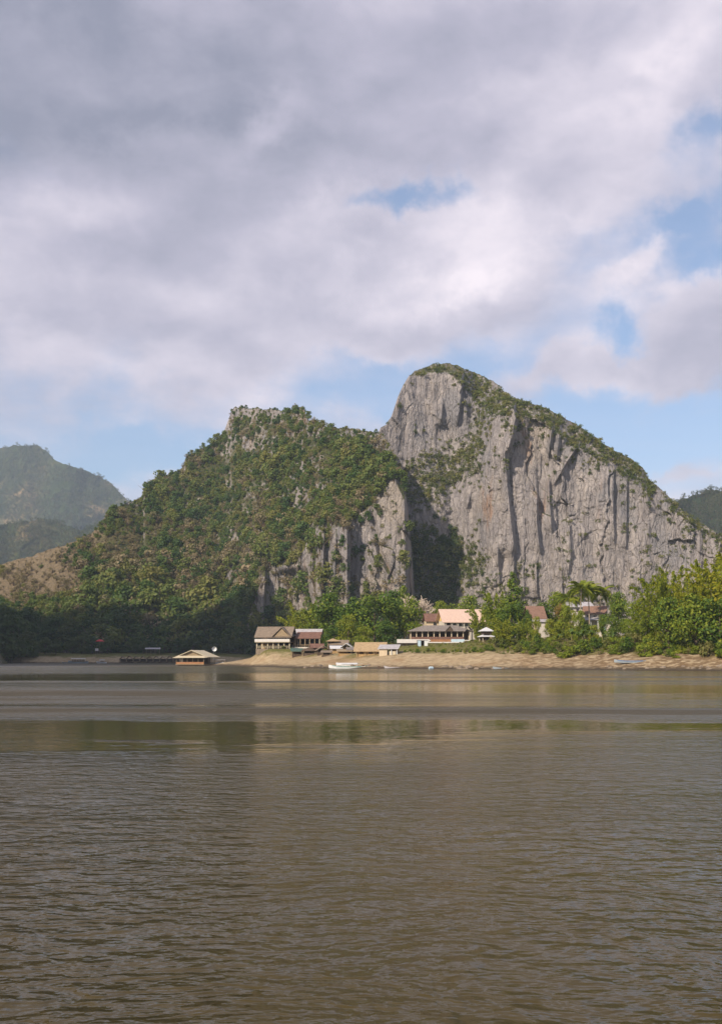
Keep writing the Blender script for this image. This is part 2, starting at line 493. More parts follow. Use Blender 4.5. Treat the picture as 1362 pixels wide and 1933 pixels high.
# ---- river
def water_mat():
    m, k = material('river_water')
    p = objco(k)
    out = k.n('ShaderNodeOutputMaterial')
    b = k.n('ShaderNodeBsdfPrincipled')
    silt = k.noise(k.mapping(p, (0.03, 0.06, 1)), 1.0, 4, 0.6)
    k.l(k.ramp(silt, [(0.3, (0.046, 0.034, 0.009)), (0.7, (0.060, 0.044, 0.014))]), b.inputs['Base Color'])
    b.inputs['IOR'].default_value = 1.333
    # wind lanes and slicks: where the surface is ruffled and where it lies calm
    x, y, z = k.xyz(p)
    wa = k.v('SUBTRACT', k.noise(k.mapping(p, (0.02, 0.05, 1)), 1.0, 3, 0.5, 0, True), (0.5, 0.5, 0.5))
    wb = k.v('SUBTRACT', k.noise(k.mapping(p, (0.10, 0.40, 1)), 1.0, 5, 0.65, 0, True), (0.5, 0.5, 0.5))
    wv = k.v('ADD', p, k.v('ADD', k.v('MULTIPLY', wa, (22, 9, 0)), k.v('MULTIPLY', wb, (18, 8, 0))))
    lanes = k.noise(k.mapping(wv, (0.010, 0.055, 1), (2.7, 0.3, 0), (0, 0, R(4))), 1.0, 5, 0.6)
    patch = k.noise(k.mapping(wv, (0.09, 0.20, 1), (1.2, 5.3, 0)), 1.0, 4, 0.55)

    def slick(cx, cy, wx, wy, amp):
        u = k.m('MULTIPLY', k.m('SUBTRACT', k.xyz(wv)[0], cx), 1 / wx)
        w = k.m('MULTIPLY', k.m('SUBTRACT', k.xyz(wv)[1], cy), 1 / wy)
        r2 = k.m('ADD', k.m('MULTIPLY', u, u), k.m('MULTIPLY', w, w))
        return k.m('MULTIPLY', k.m('EXPONENT', k.m('MULTIPLY', r2, -1.0)), amp)

    calm = None
    for s in ((-5, 150, 70, 42, .55), (42, 85, 38, 22, .5), (-9, 36, 14, 6.5, .75), (9, 40, 13, 3.0, .5), (30, 60, 10, 4, .3), (10, 90, 14, 12, .3), (-14, 59.5, 20, 1.2, .35),
              (-24, 76, 20, 11, -.95), (0, 51, 46, 3.4, -.85), (-150, 560, 110, 150, -.9), (14, 24, 12, 6, -.15), (-5, 121, 40, 4, -.8), (40, 150, 30, 6, -.8), (38, 62, 14, 3, -.6), (-6, 33.5, 2.4, 1.2, -.5), (-9, 36.5, 3, 1, -.4)):
        v = slick(*s)
        calm = v if calm is None else k.m('ADD', calm, v)
    gust = k.m('MULTIPLY', k.m('MULTIPLY', k.m('MAXIMUM', k.m('MULTIPLY', calm, -1.0), 0.0), 1.7), k.step(patch, 0.25, 0.5), clamp=True)
    ruff = k.step(k.m('SUBTRACT', k.m('ADD', k.m('ADD', k.m('MULTIPLY', lanes, 0.8), k.m('MULTIPLY', patch, 0.4)), 0.05), calm), 0.28, 0.78)
    wp = k.v('ADD', p, k.v('SCALE', k.v('SUBTRACT', k.noise(p, 0.35, 2, 0.5, 0, True), (0.5, 0.5, 0.5)), scale=1.0))
    swell = k.noise(k.mapping(wp, (0.35, 0.9, 1), (0, 0, 0), (0, 0, R(-12))), 0.9, 3, 0.5)
    rip = k.noise(k.mapping(wp, (0.8, 1.1, 1), (0, 0, 0), (0, 0, R(9))), 3.1, 2, 0.45)
    fine = k.noise(k.mapping(wp, (1.0, 1.1, 1), (0, 0, 0), (0, 0, R(-18))), 7.0, 2, 0.5)
    amp = k.m('ADD', k.m('ADD', k.m('MULTIPLY', ruff, 0.95), 0.09), k.m('MULTIPLY', gust, 0.6))
    h = k.m('ADD', k.m('MULTIPLY', swell, 0.75), k.m('ADD', k.m('MULTIPLY', rip, 0.60), k.m('MULTIPLY', fine, 0.16)))
    h = k.m('MULTIPLY', h, amp)
    bn = k.n('ShaderNodeBump')
    bn.inputs['Distance'].default_value = 0.20
    k.l(h, bn.inputs['Height'])
    k.l(bn.outputs[0], b.inputs['Normal'])
    k.l(k.m('ADD', k.m('ADD', k.m('MULTIPLY', ruff, 0.14), 0.04), k.m('MULTIPLY', gust, 0.34)), b.inputs['Roughness'])
    k.l(b.outputs[0], out.inputs[0])
    return m


wx = axis([(-3900, 3901, 300)])
wy = axis([(-1200, 5401, 300)])
WX, WY = np.meshgrid(wx, wy)
river = link('river', mesh_np('river', np.stack([WX, WY, WX * 0], -1).reshape(-1, 3), grid_faces(len(wy), len(wx)), water_mat(), smooth=True))
tag(river, kind='structure')


# ---- mountains: each is a closed body, a front face swept up from its foot and a back that falls away behind the crest
def body(name, cols, T, foot, foot_py, slope, feature, nrow, mats, back=((12, 3), (40, 22), (90, 70), (170, 1e3)), rough_T=3.0, seed=0, calm=None):
    """cols: bearings of the columns; T: crest line; foot(px): depth of the foot; slope(px, py): cot of the face's angle."""
    c = np.asarray(cols, float)
    top = T(c) + rough_T * fbm(c / 9.0, 0 * c, 0, 4, seed)
    v = np.linspace(0, 1, nrow) ** 0.95
    PY = foot_py + (T(c) - foot_py)[None, :] * v[:, None] + (top - T(c))[None, :] * (v ** 12)[:, None]
    PX = np.repeat(c[None, :], nrow, 0)
    Y = np.empty_like(PY)
    Y[0] = foot(c)
    for j in range(1, nrow):
        ct = slope(PX[j], 0.5 * (PY[j] + PY[j - 1]), v[j])
        dpy = PY[j - 1] - PY[j]
        Y[j] = Y[j - 1] + ct * Y[j - 1] * dpy / F / np.maximum(0.25, 1 - ct * (HY - PY[j]) / F)
    if calm is not None:
        w = calm(PX, PY)
        uni = np.linspace(c[0], c[-1], 400)
        kern = np.hanning(41)
        kern /= kern.sum()
        for j in range(nrow):
            if w[j].max() > 0:
                q = np.pad(np.interp(uni, c, Y[j]), 20, 'edge')
                Y[j] += w[j] * (np.interp(c, uni, np.convolve(q, kern, 'valid')) - Y[j])
    X, Z = (PX - CX) / F * Y, CH + (HY - PY) / F * Y
    Y = Y + feature(PX, PY, X, Y, Z)
    X, Z = (PX - CX) / F * Y, CH + (HY - PY) / F * Y
    rows = [np.stack([X, Y, Z], -1)]
    for dy, dz in back:
        zz = np.maximum(Z[-1] - dz, -4.5)
        rows.append(np.stack([X[-1], Y[-1] + dy, zz], -1)[None])
    Vv = np.concatenate(rows, 0)
    n = Vv.shape[0]
    o = link(name, mesh_np(name, Vv.reshape(-1, 3), grid_faces(n, len(c)), mats, smooth=True))
    tag(o, kind='structure')

    def look(px, py):
        """The point of the front face seen at px, py."""
        px, py = np.asarray(px, float), np.asarray(py, float)
        i = np.clip(np.interp(px, c, np.arange(len(c))), 0, len(c) - 1.001)
        tp = np.interp(px, c, top)
        vv = np.clip((py - foot_py) / (tp - foot_py), 0, 1) ** (1 / 0.95) * (nrow - 1)
        vv = np.clip(vv, 0, nrow - 1.001)
        i0, j0 = i.astype(int), vv.astype(int)
        fi, fj = (i - i0)[..., None], (vv - j0)[..., None]
        G = rows[0]
        return (G[j0, i0] * (1 - fi) + G[j0, i0 + 1] * fi) * (1 - fj) + (G[j0 + 1, i0] * (1 - fi) + G[j0 + 1, i0 + 1] * fi) * fj
    return o, look, lambda px: np.interp(px, c, top)


def curve(pts):
    a = np.array(pts, float)
    return lambda x: np.interp(x, a[:, 0], a[:, 1])


def edge(PX, PY, line, drop, left, right, amp=1.0):
    """A rib whose face comes forward from the left over `left` pixels and breaks off over `right` pixels at the line (px by py)."""
    a = np.array(line, float)
    e = np.interp(PY, a[:, 1], a[:, 0])
    f = sm(PY, a[0, 1] - 14, a[0, 1] + 14) * (1 - sm(PY, a[-1, 1] - 16, a[-1, 1] + 16))
    d = PX - e
    return -drop * f * np.where(d < 0, np.clip(1 + d / left, 0, 1) ** 1.3, np.clip(1 - d / right, 0, 1))


# -- the wooded, flat-topped hill
HT = curve([(-160, 1105), (-60, 1078), (0, 1066), (60, 1050), (110, 1032), (150, 1020), (170, 1008), (187, 994), (205, 966), (240, 948), (270, 938), (274, 915), (300, 905),
            (345, 882), (352, 860), (385, 846), (410, 828), (423, 814), (437, 776), (445, 768), (470, 770), (510, 772), (540, 775), (562, 768), (572, 768), (580, 794),
            (600, 802), (640, 807), (680, 811), (718, 817), (730, 832), (744, 866), (756, 892), (764, 925), (769, 960), (775, 1020), (780, 1090), (792, 1200), (800, 1258)])
CLIFFTOP = curve([(-200, 1300), (425, 1262), (465, 1195), (482, 1130), (494, 1082), (560, 1062), (590, 1000), (640, 992), (655, 985), (680, 965), (705, 955), (722, 922), (745, 905), (765, 940), (800, 1000)])


def hill_foot(px):
    return np.interp(px, [-160, 0, 430, 520, 600, 700, 768, 776, 784, 800], [760, 742, 742, 715, 668, 652, 652, 668, 720, 800])


def hill_slope(px, py, v):
    n = fbm(px / 150, py / 22, 0, 2, 21)
    ct = np.interp(px, [-160, 0, 110, 300, 500, 800], [1.9, 1.7, 1.3, 1.05, 0.98, 0.9]) + 0.6 * n
    ct = np.where(py < HT(px) + 26, ct * np.interp(px, [400, 432, 576, 600, 640], [1, .35, .35, .7, .6]), ct)
    cl = sm(py, CLIFFTOP(px) - 4, CLIFFTOP(px) + 6)
    return np.clip(ct * (1 - cl) + 0.06 * cl, 0.02, 2.4)


def hill_feature(PX, PY, X, Y, Z):
    cl = sm(PY, CLIFFTOP(PX) - 10, CLIFFTOP(PX) + 10) * sm(PX, 470, 500)
    f = edge(PX, PY, [(655, 978), (655, 1250)], 17, 75, 7)
    f += edge(PX, PY, [(612, 1000), (607, 1130)], 7, 20, 4)
    f += edge(PX, PY, [(588, 1040), (590, 1120)], 6, 18, 5)
    f += edge(PX, PY, [(634, 1010), (630, 1110)], 4, 14, 4)
    f += edge(PX, PY, [(752, 890), (763, 935), (766, 1250)], 11, 75, 9)
    f += edge(PX, PY, [(700, 960), (716, 1040), (742, 1090)], -4, 9, 6)
    f += edge(PX, PY, [(776, 1010), (778, 1120)], 5, 9, 4)
    cave = np.exp(-((PX - 545) / 42) ** 2) * sm(PY, 1066, 1088) * (1 - sm(PY, 1150, 1200))
    f += 16 * cave
    f += edge(PX, PY, [(500, 1075), (496, 1180)], 8, 30, 5)
    fl = fbm(X / 5.0, Y / 9.0, Z / 42.0, 4, 31)
    val, ed = cells(X / 7.0 + 0.4 * fbm(X / 6, Z / 9, 0, 2, 221), Z / 20.0, 223)
    f -= cl * 3.0 * (val - 0.5)
    f += cl * (2.6 * fl + 0.9 * fbm(X / 1.6, Y / 3.0, Z / 9.0, 3, 37))
    crag = fbm(X / 30, Z / 20, Y / 60, 4, 41)
    f += (1 - cl) * (6.0 * crag + 3.5 * np.abs(fbm(X / 13, Z / 16, 0, 3, 45)) + 1.4 * fbm(X / 5, Y / 9, Z / 6, 3, 43))
    return f


hill_cols = np.concatenate([np.arange(-160, 480, 2.4), np.arange(480, 765, 0.95), np.arange(765, 800.5, 0.7)])
hill, hill_at, hill_top = body('wooded_hill', hill_cols, HT, hill_foot, 1262.0, hill_slope, hill_feature, 300, MT['hill'], rough_T=3.0, seed=3,
                                calm=lambda px, py: (1 - sm(py, CLIFFTOP(px) - 60, CLIFFTOP(px) - 15)) * (1 - sm(px, 660, 720)))

# -- the bare limestone peak
PT = curve([(660, 900), (700, 850), (718, 806), (728, 800), (738, 785), (750, 752), (760, 728), (772, 708), (792, 697), (815, 688), (840, 686), (858, 689), (870, 694), (900, 705), (935, 724),
            (960, 746), (1000, 759), (1040, 776), (1080, 797), (1110, 817), (1150, 845), (1190, 866), (1213, 884), (1222, 902), (1240, 917), (1265, 942), (1290, 967), (1320, 987),
            (1345, 1001), (1362, 1012), (1420, 1062), (1480, 1120), (1540, 1180), (1600, 1262)])
CAP = curve([(660, 0), (760, 4), (800, 14), (850, 18), (880, 42), (905, 60), (940, 50), (985, 34), (1010, 28), (1040, 36), (1080, 44), (1110, 40), (1150, 36), (1190, 38), (1215, 40), (1240, 14), (1300, 16), (1362, 14), (1600, 10)])


def peak_foot(px):
    return np.interp(px, [640, 760, 850, 880, 960, 1100, 1250, 1362, 1600], [702, 700, 692, 678, 672, 668, 660, 652, 650])


def ledge(px, py):
    """The green ledges that cross the face under the first summit."""
    l1 = np.exp(-(((px - 820) + (py - 905) * 0.55) / 62) ** 2 - ((py - 900) / 44) ** 2)
    l2 = np.exp(-((px - (905 + (820 - py) * 0.42)) / 17) ** 2) * sm(py, 745, 770) * (1 - sm(py, 860, 900))
    l3 = np.exp(-(((px - 880) - (py - 1080) * 0.1) / 34) ** 2 - ((py - 1070) / 42) ** 2)
    return np.clip(l1 + l2 + l3, 0, 1)


def peak_slope(px, py, v):
    cap = 1 - sm(py, PT(px) + CAP(px) - 5, PT(px) + CAP(px) + 5)
    ct = 0.13 + 0.10 * fbm(px / 30, py / 30, 0, 3, 61)
    ct = ct + (0.85 + 0.5 * fbm(px / 14, py / 12, 0, 2, 62)) * cap
    return np.clip(ct + 0.75 * ledge(px, py), 0.01, 1.9)


def peak_feature(PX, PY, X, Y, Z):
    f = edge(PX, PY, [(966, 758), (972, 790), (965, 826), (955, 858)], 15, 44, 7)
    f += edge(PX, PY, [(952, 856), (956, 900), (960, 950), (966, 1004), (970, 1040)], 9, 85, 6)
    f += edge(PX, PY, [(1013, 932), (1012, 985), (1018, 1042)], 6, 26, 4)
    f += edge(PX, PY, [(1042, 795), (1038, 830), (1034, 862)], 7, 22, 6)
    f += edge(PX, PY, [(1056, 800), (1050, 860)], 5, 12, 5)
    f += edge(PX, PY, [(1092, 838), (1070, 870), (1044, 915)], 4.5, 22, 5)
    f += edge(PX, PY, [(1035, 900), (1036, 945), (1040, 1000)], 5, 16, 5)
    f += edge(PX, PY, [(1157, 895), (1156, 960), (1158, 1022)], 5, 34, 4)
    f += edge(PX, PY, [(1182, 905), (1180, 1035)], 4, 22, 4)
    f += edge(PX, PY, [(1213, 890), (1219, 930), (1224, 960)], 5, 26, 5)
    f += edge(PX, PY, [(872, 704), (868, 760), (862, 800)], 5, 60, 5)
    f += edge(PX, PY, [(834, 760), (832, 800)], 3, 25, 4)
    f += edge(PX, PY, [(938, 1030), (942, 1100)], 5, 22, 4)
    f += edge(PX, PY, [(968, 1040), (970, 1110)], 5, 18, 4)
    f += edge(PX, PY, [(1011, 1050), (1012, 1120)], 4, 18, 4)
    f += edge(PX, PY, [(1073, 985), (1076, 1050), (1070, 1085)], 4, 34, 6)
    f += edge(PX, PY, [(905, 850), (897, 900), (880, 960)], 5, 30, 9)
    arch = PY - (1000 + 0.02 * (PX - 1128) ** 2)
    f += 1.2 * sm(arch, -3, 3) * np.exp(-((PX - 1122) / 40) ** 2)
    led = ledge(PX, PY)
    w = fbm(X / 30, 0 * X, Z / 45, 3, 71)
    for per, am, sd in ((19.0, 2.6, 73), (7.5, 0.9, 79), (2.6, 0.35, 83)):
        u = X / per + 0.9 * w + 0.55 * fbm(X / (per * 1.7), Y / 30, Z / (per * 5.5), 3, sd)
        saw = u - np.floor(u)
        saw = np.where(saw < 0.84, saw / 0.84, (1 - saw) / 0.16)
        mod = np.clip(0.55 + 0.9 * fbm(X / (per * 2.1), 0 * X, Z / (per * 3.2), 2, sd + 1), 0, 1.3)
        f -= am * saw * mod * (1 - 0.6 * led) * np.where(PX < 875, 0.45, 1.0)
    wu, ww = 0.5 * fbm(X / 9, Z / 14, 0, 3, 201), 0.5 * fbm(X / 12, Z / 9, 0, 3, 203)
    for pu, pw, am, sd in ((16.0, 60.0, 5.0, 211), (6.5, 26.0, 1.8, 213), (2.8, 9.0, 0.7, 217)):
        val, ed = cells(X / pu + wu * 0.7, Z / pw + ww * 0.7 + 0.35 * X / pu, sd)
        f -= am * (val - 0.5) * np.where(PX < 875, 0.6, 1.0)
        f += am * 0.16 * (1 - sm(ed, 0, 0.09)) * (val > .35)
    f += 1.5 * fbm(X / 22, 0 * X, Z / 30, 4, 91) + 0.8 * np.clip(0.5 + 1.6 * fbm(X / 40, 0 * X, Z / 40, 2, 97), 0, 1.4) * fbm(X / 2.4, 0 * X, Z / 22, 3, 95) + 0.7 * fbm(X / 4, Y / 6, Z / 4, 3, 93) * (1 + led)
    return f


peak_cols = np.concatenate([np.arange(640, 860, 1.1), np.arange(860, 1300, 0.85), np.arange(1300, 1370, 1.2), np.arange(1370, 1601, 6)])
peak, peak_at, peak_top = body('limestone_peak', peak_cols, PT, peak_foot, 1252.0, peak_slope, peak_feature, 400, MT['cliff'],
                               back=((10, 2), (45, 30), (110, 110), (190, 1e3)), rough_T=3.5, seed=9)


# -- hills farther off
def far_mat(name, cols):
    m, k = material(name)
    p = objco(k)
    a = k.noise(p, 0.0042, 5, 0.6)
    b = k.noise(p, 0.028, 6, 0.75)
    c = k.ramp(a, [(0.30, cols[0]), (0.50, cols[1]), (0.60, cols[2]), (0.72, cols[3])])
    c = k.mix(k.m('MULTIPLY', k.step(b, 0.42, 0.58), 0.75), c, rgb(0.018, 0.030, 0.012))
    finish(k, c, 0.95, (b, 14.0), 0.05)
    return m


FARC = ((0.026, 0.042, 0.016), (0.046, 0.060, 0.022), (0.105, 0.095, 0.042), (0.32, 0.215, 0.125))
MT['far'] = far_mat('far_forest', FARC)
MT['far_dark'] = far_mat('far_dark_forest', ((0.03, 0.045, 0.02), (0.045, 0.06, 0.026), (0.06, 0.07, 0.03), (0.10, 0.09, 0.05)))


def far_hill(name, pts, Yf, cot, foot_py, step, nrow, mat, amp, seed, rt=2.5):
    T = curve(pts)
    cols = np.arange(pts[0][0], pts[-1][0] + 0.1, step)
    o, look, top = body(name, cols, T, lambda p: np.full(np.shape(p), float(Yf)), foot_py, lambda px, py, v: cot + 0.5 * fbm(px / 60, py / 40, 0, 3, seed),
                lambda PX, PY, X, Y, Z: amp * fbm(X / (amp * 3), Y / (amp * 3), Z / (amp * 3), 4, seed + 5) + amp * 0.22 * fbm(X / 20, Y / 26, Z / 18, 3, seed + 8), nrow, mat,
                back=((60, 10), (200, 80), (420, 260), (700, 1e4)), rough_T=rt, seed=seed)
    return look, top


FAR_A = far_hill('far_ridge', [(-420, 900), (-300, 878), (-160, 852), (-60, 850), (0, 846), (30, 840), (72, 842), (88, 852), (105, 868), (128, 879), (150, 884), (172, 892), (200, 905), (222, 925),
                       (238, 942), (252, 948), (268, 937), (282, 944), (330, 985), (420, 1050), (520, 1110)], 3300, 1.1, 1246, 2.2, 150, MT['far'], 62, 101, 3.0)
FAR_B = far_hill('near_ridge', [(-420, 960), (-240, 948), (-100, 962), (0, 990), (40, 985), (90, 978), (150, 1000), (190, 985), (235, 1000), (300, 1030), (380, 1090)], 2200, 1.3, 1250, 2.2, 120, MT['far'], 42, 131, 3.0)
FAR_C = far_hill('east_ridge', [(1180, 1060), (1230, 1000), (1262, 955), (1285, 942), (1310, 936), (1330, 927), (1352, 924), (1375, 926), (1440, 918), (1540, 940), (1700, 900), (1850, 980), (2000, 1100)],
         1500, 0.9, 1248, 1.6, 130, MT['far_dark'], 24, 151, 4.5)


# -- unseen hill, added and shaped to shade the foot of the wooded hill
def shade_hill():
    nx, ny = 90, 110
    x = np.linspace(-760, -205, nx)
    y = np.linspace(150, 640, ny)
    X, Y = np.meshgrid(x, y)
    ridge = np.interp(X, [-760, -600, -470, -400, -300, -262, -238, -205], [140, 275, 318, 312, 292, 278, 190, -4])
    ridge = ridge + sm(ridge, 60, 200) * (26 * fbm(X / 34, 0 * X, 0, 4, 177) + 10 * np.abs(fbm(X / 9, 0 * X, 0, 2, 179)))
    fall = np.clip(1 - (np.abs(Y - 420 - 0.05 * (X + 350)) / 200) ** 2.2, -0.1, 1)
    Z = ridge * np.clip(fall, 0, 1) ** 0.6 + 8 * fbm(X / 30, Y / 30, 0, 4, 171) * sm(ridge * fall, 0, 60)
    Z = np.where(fall <= 0, -4.5, Z)
    Z[0], Z[-1], Z[:, 0], Z[:, -1] = -4.5, -4.5, -4.5, -4.5
    o = link('unseen_shade_hill', mesh_np('unseen_shade_hill', np.stack([X, Y, Z], -1).reshape(-1, 3), grid_faces(ny, nx), MT['hill'], smooth=True))
    tag(o, kind='structure')


shade_hill()

# ================================================================ vegetation
RNG = np.random.default_rng(11)
RR = random.Random(5)
GREEN = [(0.030, 0.052, 0.016), (0.042, 0.066, 0.020), (0.060, 0.080, 0.026), (0.078, 0.092, 0.030)]
MT['leaf_hill'] = leafy('hill_leaves', [(0.038, 0.082, 0.018), (0.068, 0.120, 0.024), (0.108, 0.152, 0.031), (0.155, 0.178, 0.040), (0.215, 0.205, 0.060)], 0.32, var=0.25)
MT['leaf_dry'] = leafy('dry_leaves', [(0.14, 0.13, 0.058), (0.185, 0.16, 0.08), (0.235, 0.19, 0.108), (0.28, 0.22, 0.135)], 0.25)
MT['leaf_shade'] = leafy('shade_toned_leaves', [(0.034, 0.068, 0.015), (0.050, 0.088, 0.019), (0.070, 0.100, 0.024), (0.092, 0.110, 0.032)], 0.3)  # darker than the hill leaves: the far shore's shade is put into the colour
MT['leaf_far'] = leafy('far_leaves', [(0.028, 0.048, 0.016), (0.042, 0.062, 0.020), (0.062, 0.076, 0.026), (0.090, 0.090, 0.036)], 0.2)
MT['leaf_dark'] = leafy('broad_leaves', [(0.030, 0.072, 0.008), (0.062, 0.115, 0.010), (0.110, 0.160, 0.013), (0.190, 0.220, 0.018)], 0.25, var=0.6)
MT['leaf_light'] = leafy('light_leaves', [(0.115, 0.165, 0.012), (0.16, 0.205, 0.015), (0.215, 0.245, 0.020), (0.28, 0.275, 0.030)], 0.35, var=0.6)
MT['leaf_bamboo'] = leafy('bamboo_leaves', [(0.11, 0.155, 0.008), (0.18, 0.22, 0.011), (0.26, 0.28, 0.015), (0.34, 0.31, 0.022)], 0.48, var=0.7)
MT['leaf_orange'] = leafy('orange_leaves', [(0.14, 0.12, 0.03), (0.20, 0.14, 0.035), (0.25, 0.14, 0.04)], 0.3, var=0.7)
MT['leaf_scrub'] = leafy('scrub_leaves', [(0.065, 0.098, 0.020), (0.100, 0.125, 0.028), (0.145, 0.155, 0.038), (0.205, 0.185, 0.062)], 0.3, var=0.4)
MT['leaf_banana'] = leafy('banana_leaves', [(0.07, 0.12, 0.02), (0.10, 0.155, 0.03), (0.15, 0.18, 0.04)], 0.4, var=0.5)
MT['bark'] = plain('bark', (0.115, 0.088, 0.062), 0.9, 0.35, 1.5, 0.1)
MT['bark_pale'] = plain('pale_bark', (0.46, 0.38, 0.31), 0.9, 0.2, 2.0, 0.1)
MT['culm'] = plain('bamboo_culm', (0.20, 0.18, 0.06), 0.6, 0.3, 2.0, 0.3)
MT['palm_trunk'] = plain('palm_trunk', (0.30, 0.24, 0.18), 0.9, 0.25, 2.0, 0.1)


def leaves(rng, cen, rad, n, size, flat=1.0, up=0.15, droop=0.0, fill=(0.72, 1.06), long=1.0):
    """n bent leaf sprays over a set of lobes -> verts, quads."""
    cen, rad = np.asarray(cen, float), np.asarray(rad, float)
    if rad.ndim == 1:
        rad = np.repeat(rad[:, None], 3, 1)
    w = rad.prod(1) ** (2 / 3)
    li = rng.choice(len(cen), n, p=w / w.sum())
    d = rng.normal(size=(n, 3))
    d[:, 2] += up
    d /= np.linalg.norm(d, axis=1)[:, None]
    r = rng.uniform(*fill, n)[:, None]
    p = cen[li] + d * rad[li] * r
    nn = d + rng.normal(size=(n, 3)) * 0.55
    nn[:, 2] += 0.25
    nn /= np.linalg.norm(nn, axis=1)[:, None]
    a = np.cross(nn, rng.normal(size=(n, 3)))
    a /= np.linalg.norm(a, axis=1)[:, None]
    if droop:
        a[:, 2] -= droop
        a /= np.linalg.norm(a, axis=1)[:, None]
    b = np.cross(nn, a)
    b /= np.linalg.norm(b, axis=1)[:, None]
    s = size * rng.uniform(0.6, 1.25, n)[:, None]
    v = np.stack([p - a * s * long, p + b * s * 0.62 * flat - nn * s * 0.12, p + a * s * long, p - b * s * 0.62 * flat - nn * s * 0.12], 1).reshape(-1, 3)
    return v, np.arange(4 * n).reshape(-1, 4)


def limb(pts, rads, k=5):
    """A tapering tube along a list of points -> verts, quads."""
    pts = [np.asarray(p, float) for p in pts]
    V, Fc = [], []
    for i, (p, r) in enumerate(zip(pts, rads)):
        t = pts[min(i + 1, len(pts) - 1)] - pts[max(i - 1, 0)]
        t = t / (np.linalg.norm(t) + 1e-9)
        a = np.cross(t, (0.31, 0.95, 0.11))
        a /= np.linalg.norm(a) + 1e-9
        b = np.cross(t, a)
        for j in range(k):
            an = 2 * math.pi * j / k
            V.append(p + r * (a * math.cos(an) + b * math.sin(an)))
        if i:
            o = (i - 1) * k
            for j in range(k):
                Fc.append((o + j, o + (j + 1) % k, o + k + (j + 1) % k, o + k + j))
    return np.array(V), np.array(Fc)


def join(parts):
    V, Fc, o = [], [], 0
    for v, f in parts:
        V.append(v)
        Fc.append(f + o)
        o += len(v)
    return np.concatenate(V), np.concatenate(Fc)


def lobes(rng, h0, h1, width, n, r=(0.22, 0.36), shape=0.55):
    """Lobe centres for a crown between heights h0 and h1."""
    c, q = [], []
    for i in range(n):
        t = rng.uniform(0, 1)
        prof = math.sin(math.pi * min(0.97, 0.10 + 0.86 * t ** shape * 0.98)) ** 0.7
        an = rng.uniform(0, 6.283)
        rr = width * 0.5 * prof * rng.uniform(0.25, 0.80)
        rad = width * rng.uniform(*r) * (0.65 + 0.5 * prof)
        c.append((rr * math.cos(an), rr * math.sin(an), h0 + (h1 - h0) * t))
        q.append((rad, rad, rad * 0.72))
    return np.array(c), np.array(q)


# ---- plants of the hillsides (unit sized: about 1 m tall, scaled where they stand)
def hill_tree_mesh(name, seed, mat, tall=1.0, n=430, dry=False):
    rng = np.random.default_rng(seed)
    c, q = lobes(rng, 0.34, 0.86 * tall, 0.95, 8, (0.18, 0.30))
    v, f = leaves(rng, c, q, n, 0.072 if not dry else 0.062, fill=(0.55, 1.08))
    parts, mi = [(v, f)], [0] * len(f)
    for _ in range(3 if not dry else 6):
        t = rng.normal(size=3) * 0.3
        tv, tf = limb([(0, 0, -0.12), (t[0] * .25, t[1] * .25, 0.3), (t[0], t[1], 0.78)], (0.028, 0.022, 0.008), 4)
        parts.append((tv, tf))
        mi += [1] * len(tf)
    V, Fc = join(parts)
    return mesh_np(name, V, Fc, [mat, MT['bark']], mi)


def scrub_mesh(name, seed, mat, n=95):
    rng = np.random.default_rng(seed)
    c = rng.uniform(-0.42, 0.42, (6, 3)) * (1, 1, 0.45) + (0, 0, 0.25)
    q = np.repeat(rng.uniform(0.20, 0.34, 6)[:, None], 3, 1)
    v, f = leaves(rng, c, q, n, 0.11, fill=(0.5, 1.05))
    tv, tf = limb([(0, 0, -0.25), (0.02, 0.0, 0.2)], (0.04, 0.02), 4)
    V, Fc = join([(v, f), (tv, tf)])
    return mesh_np(name, V, Fc, [mat, MT['bark']], [0] * len(f) + [1] * len(tf))


HT_GREEN = [hill_tree_mesh('hillside_tree', 200 + i, MT['leaf_hill'], 1.0 + 0.12 * i) for i in range(4)]
HT_DRY = [hill_tree_mesh('dry_hillside_tree', 220 + i, MT['leaf_dry'], 1.0, 190, True) for i in range(3)]
ALCOVE = [scrub_mesh('shaded_scrub', 250 + i, MT['leaf_shade'], 130) for i in range(2)]  # alcove shade put into the darker leaf colour of this scrub
SCRUB = [scrub_mesh('cliff_scrub', 240 + i, MT['leaf_scrub']) for i in range(4)]


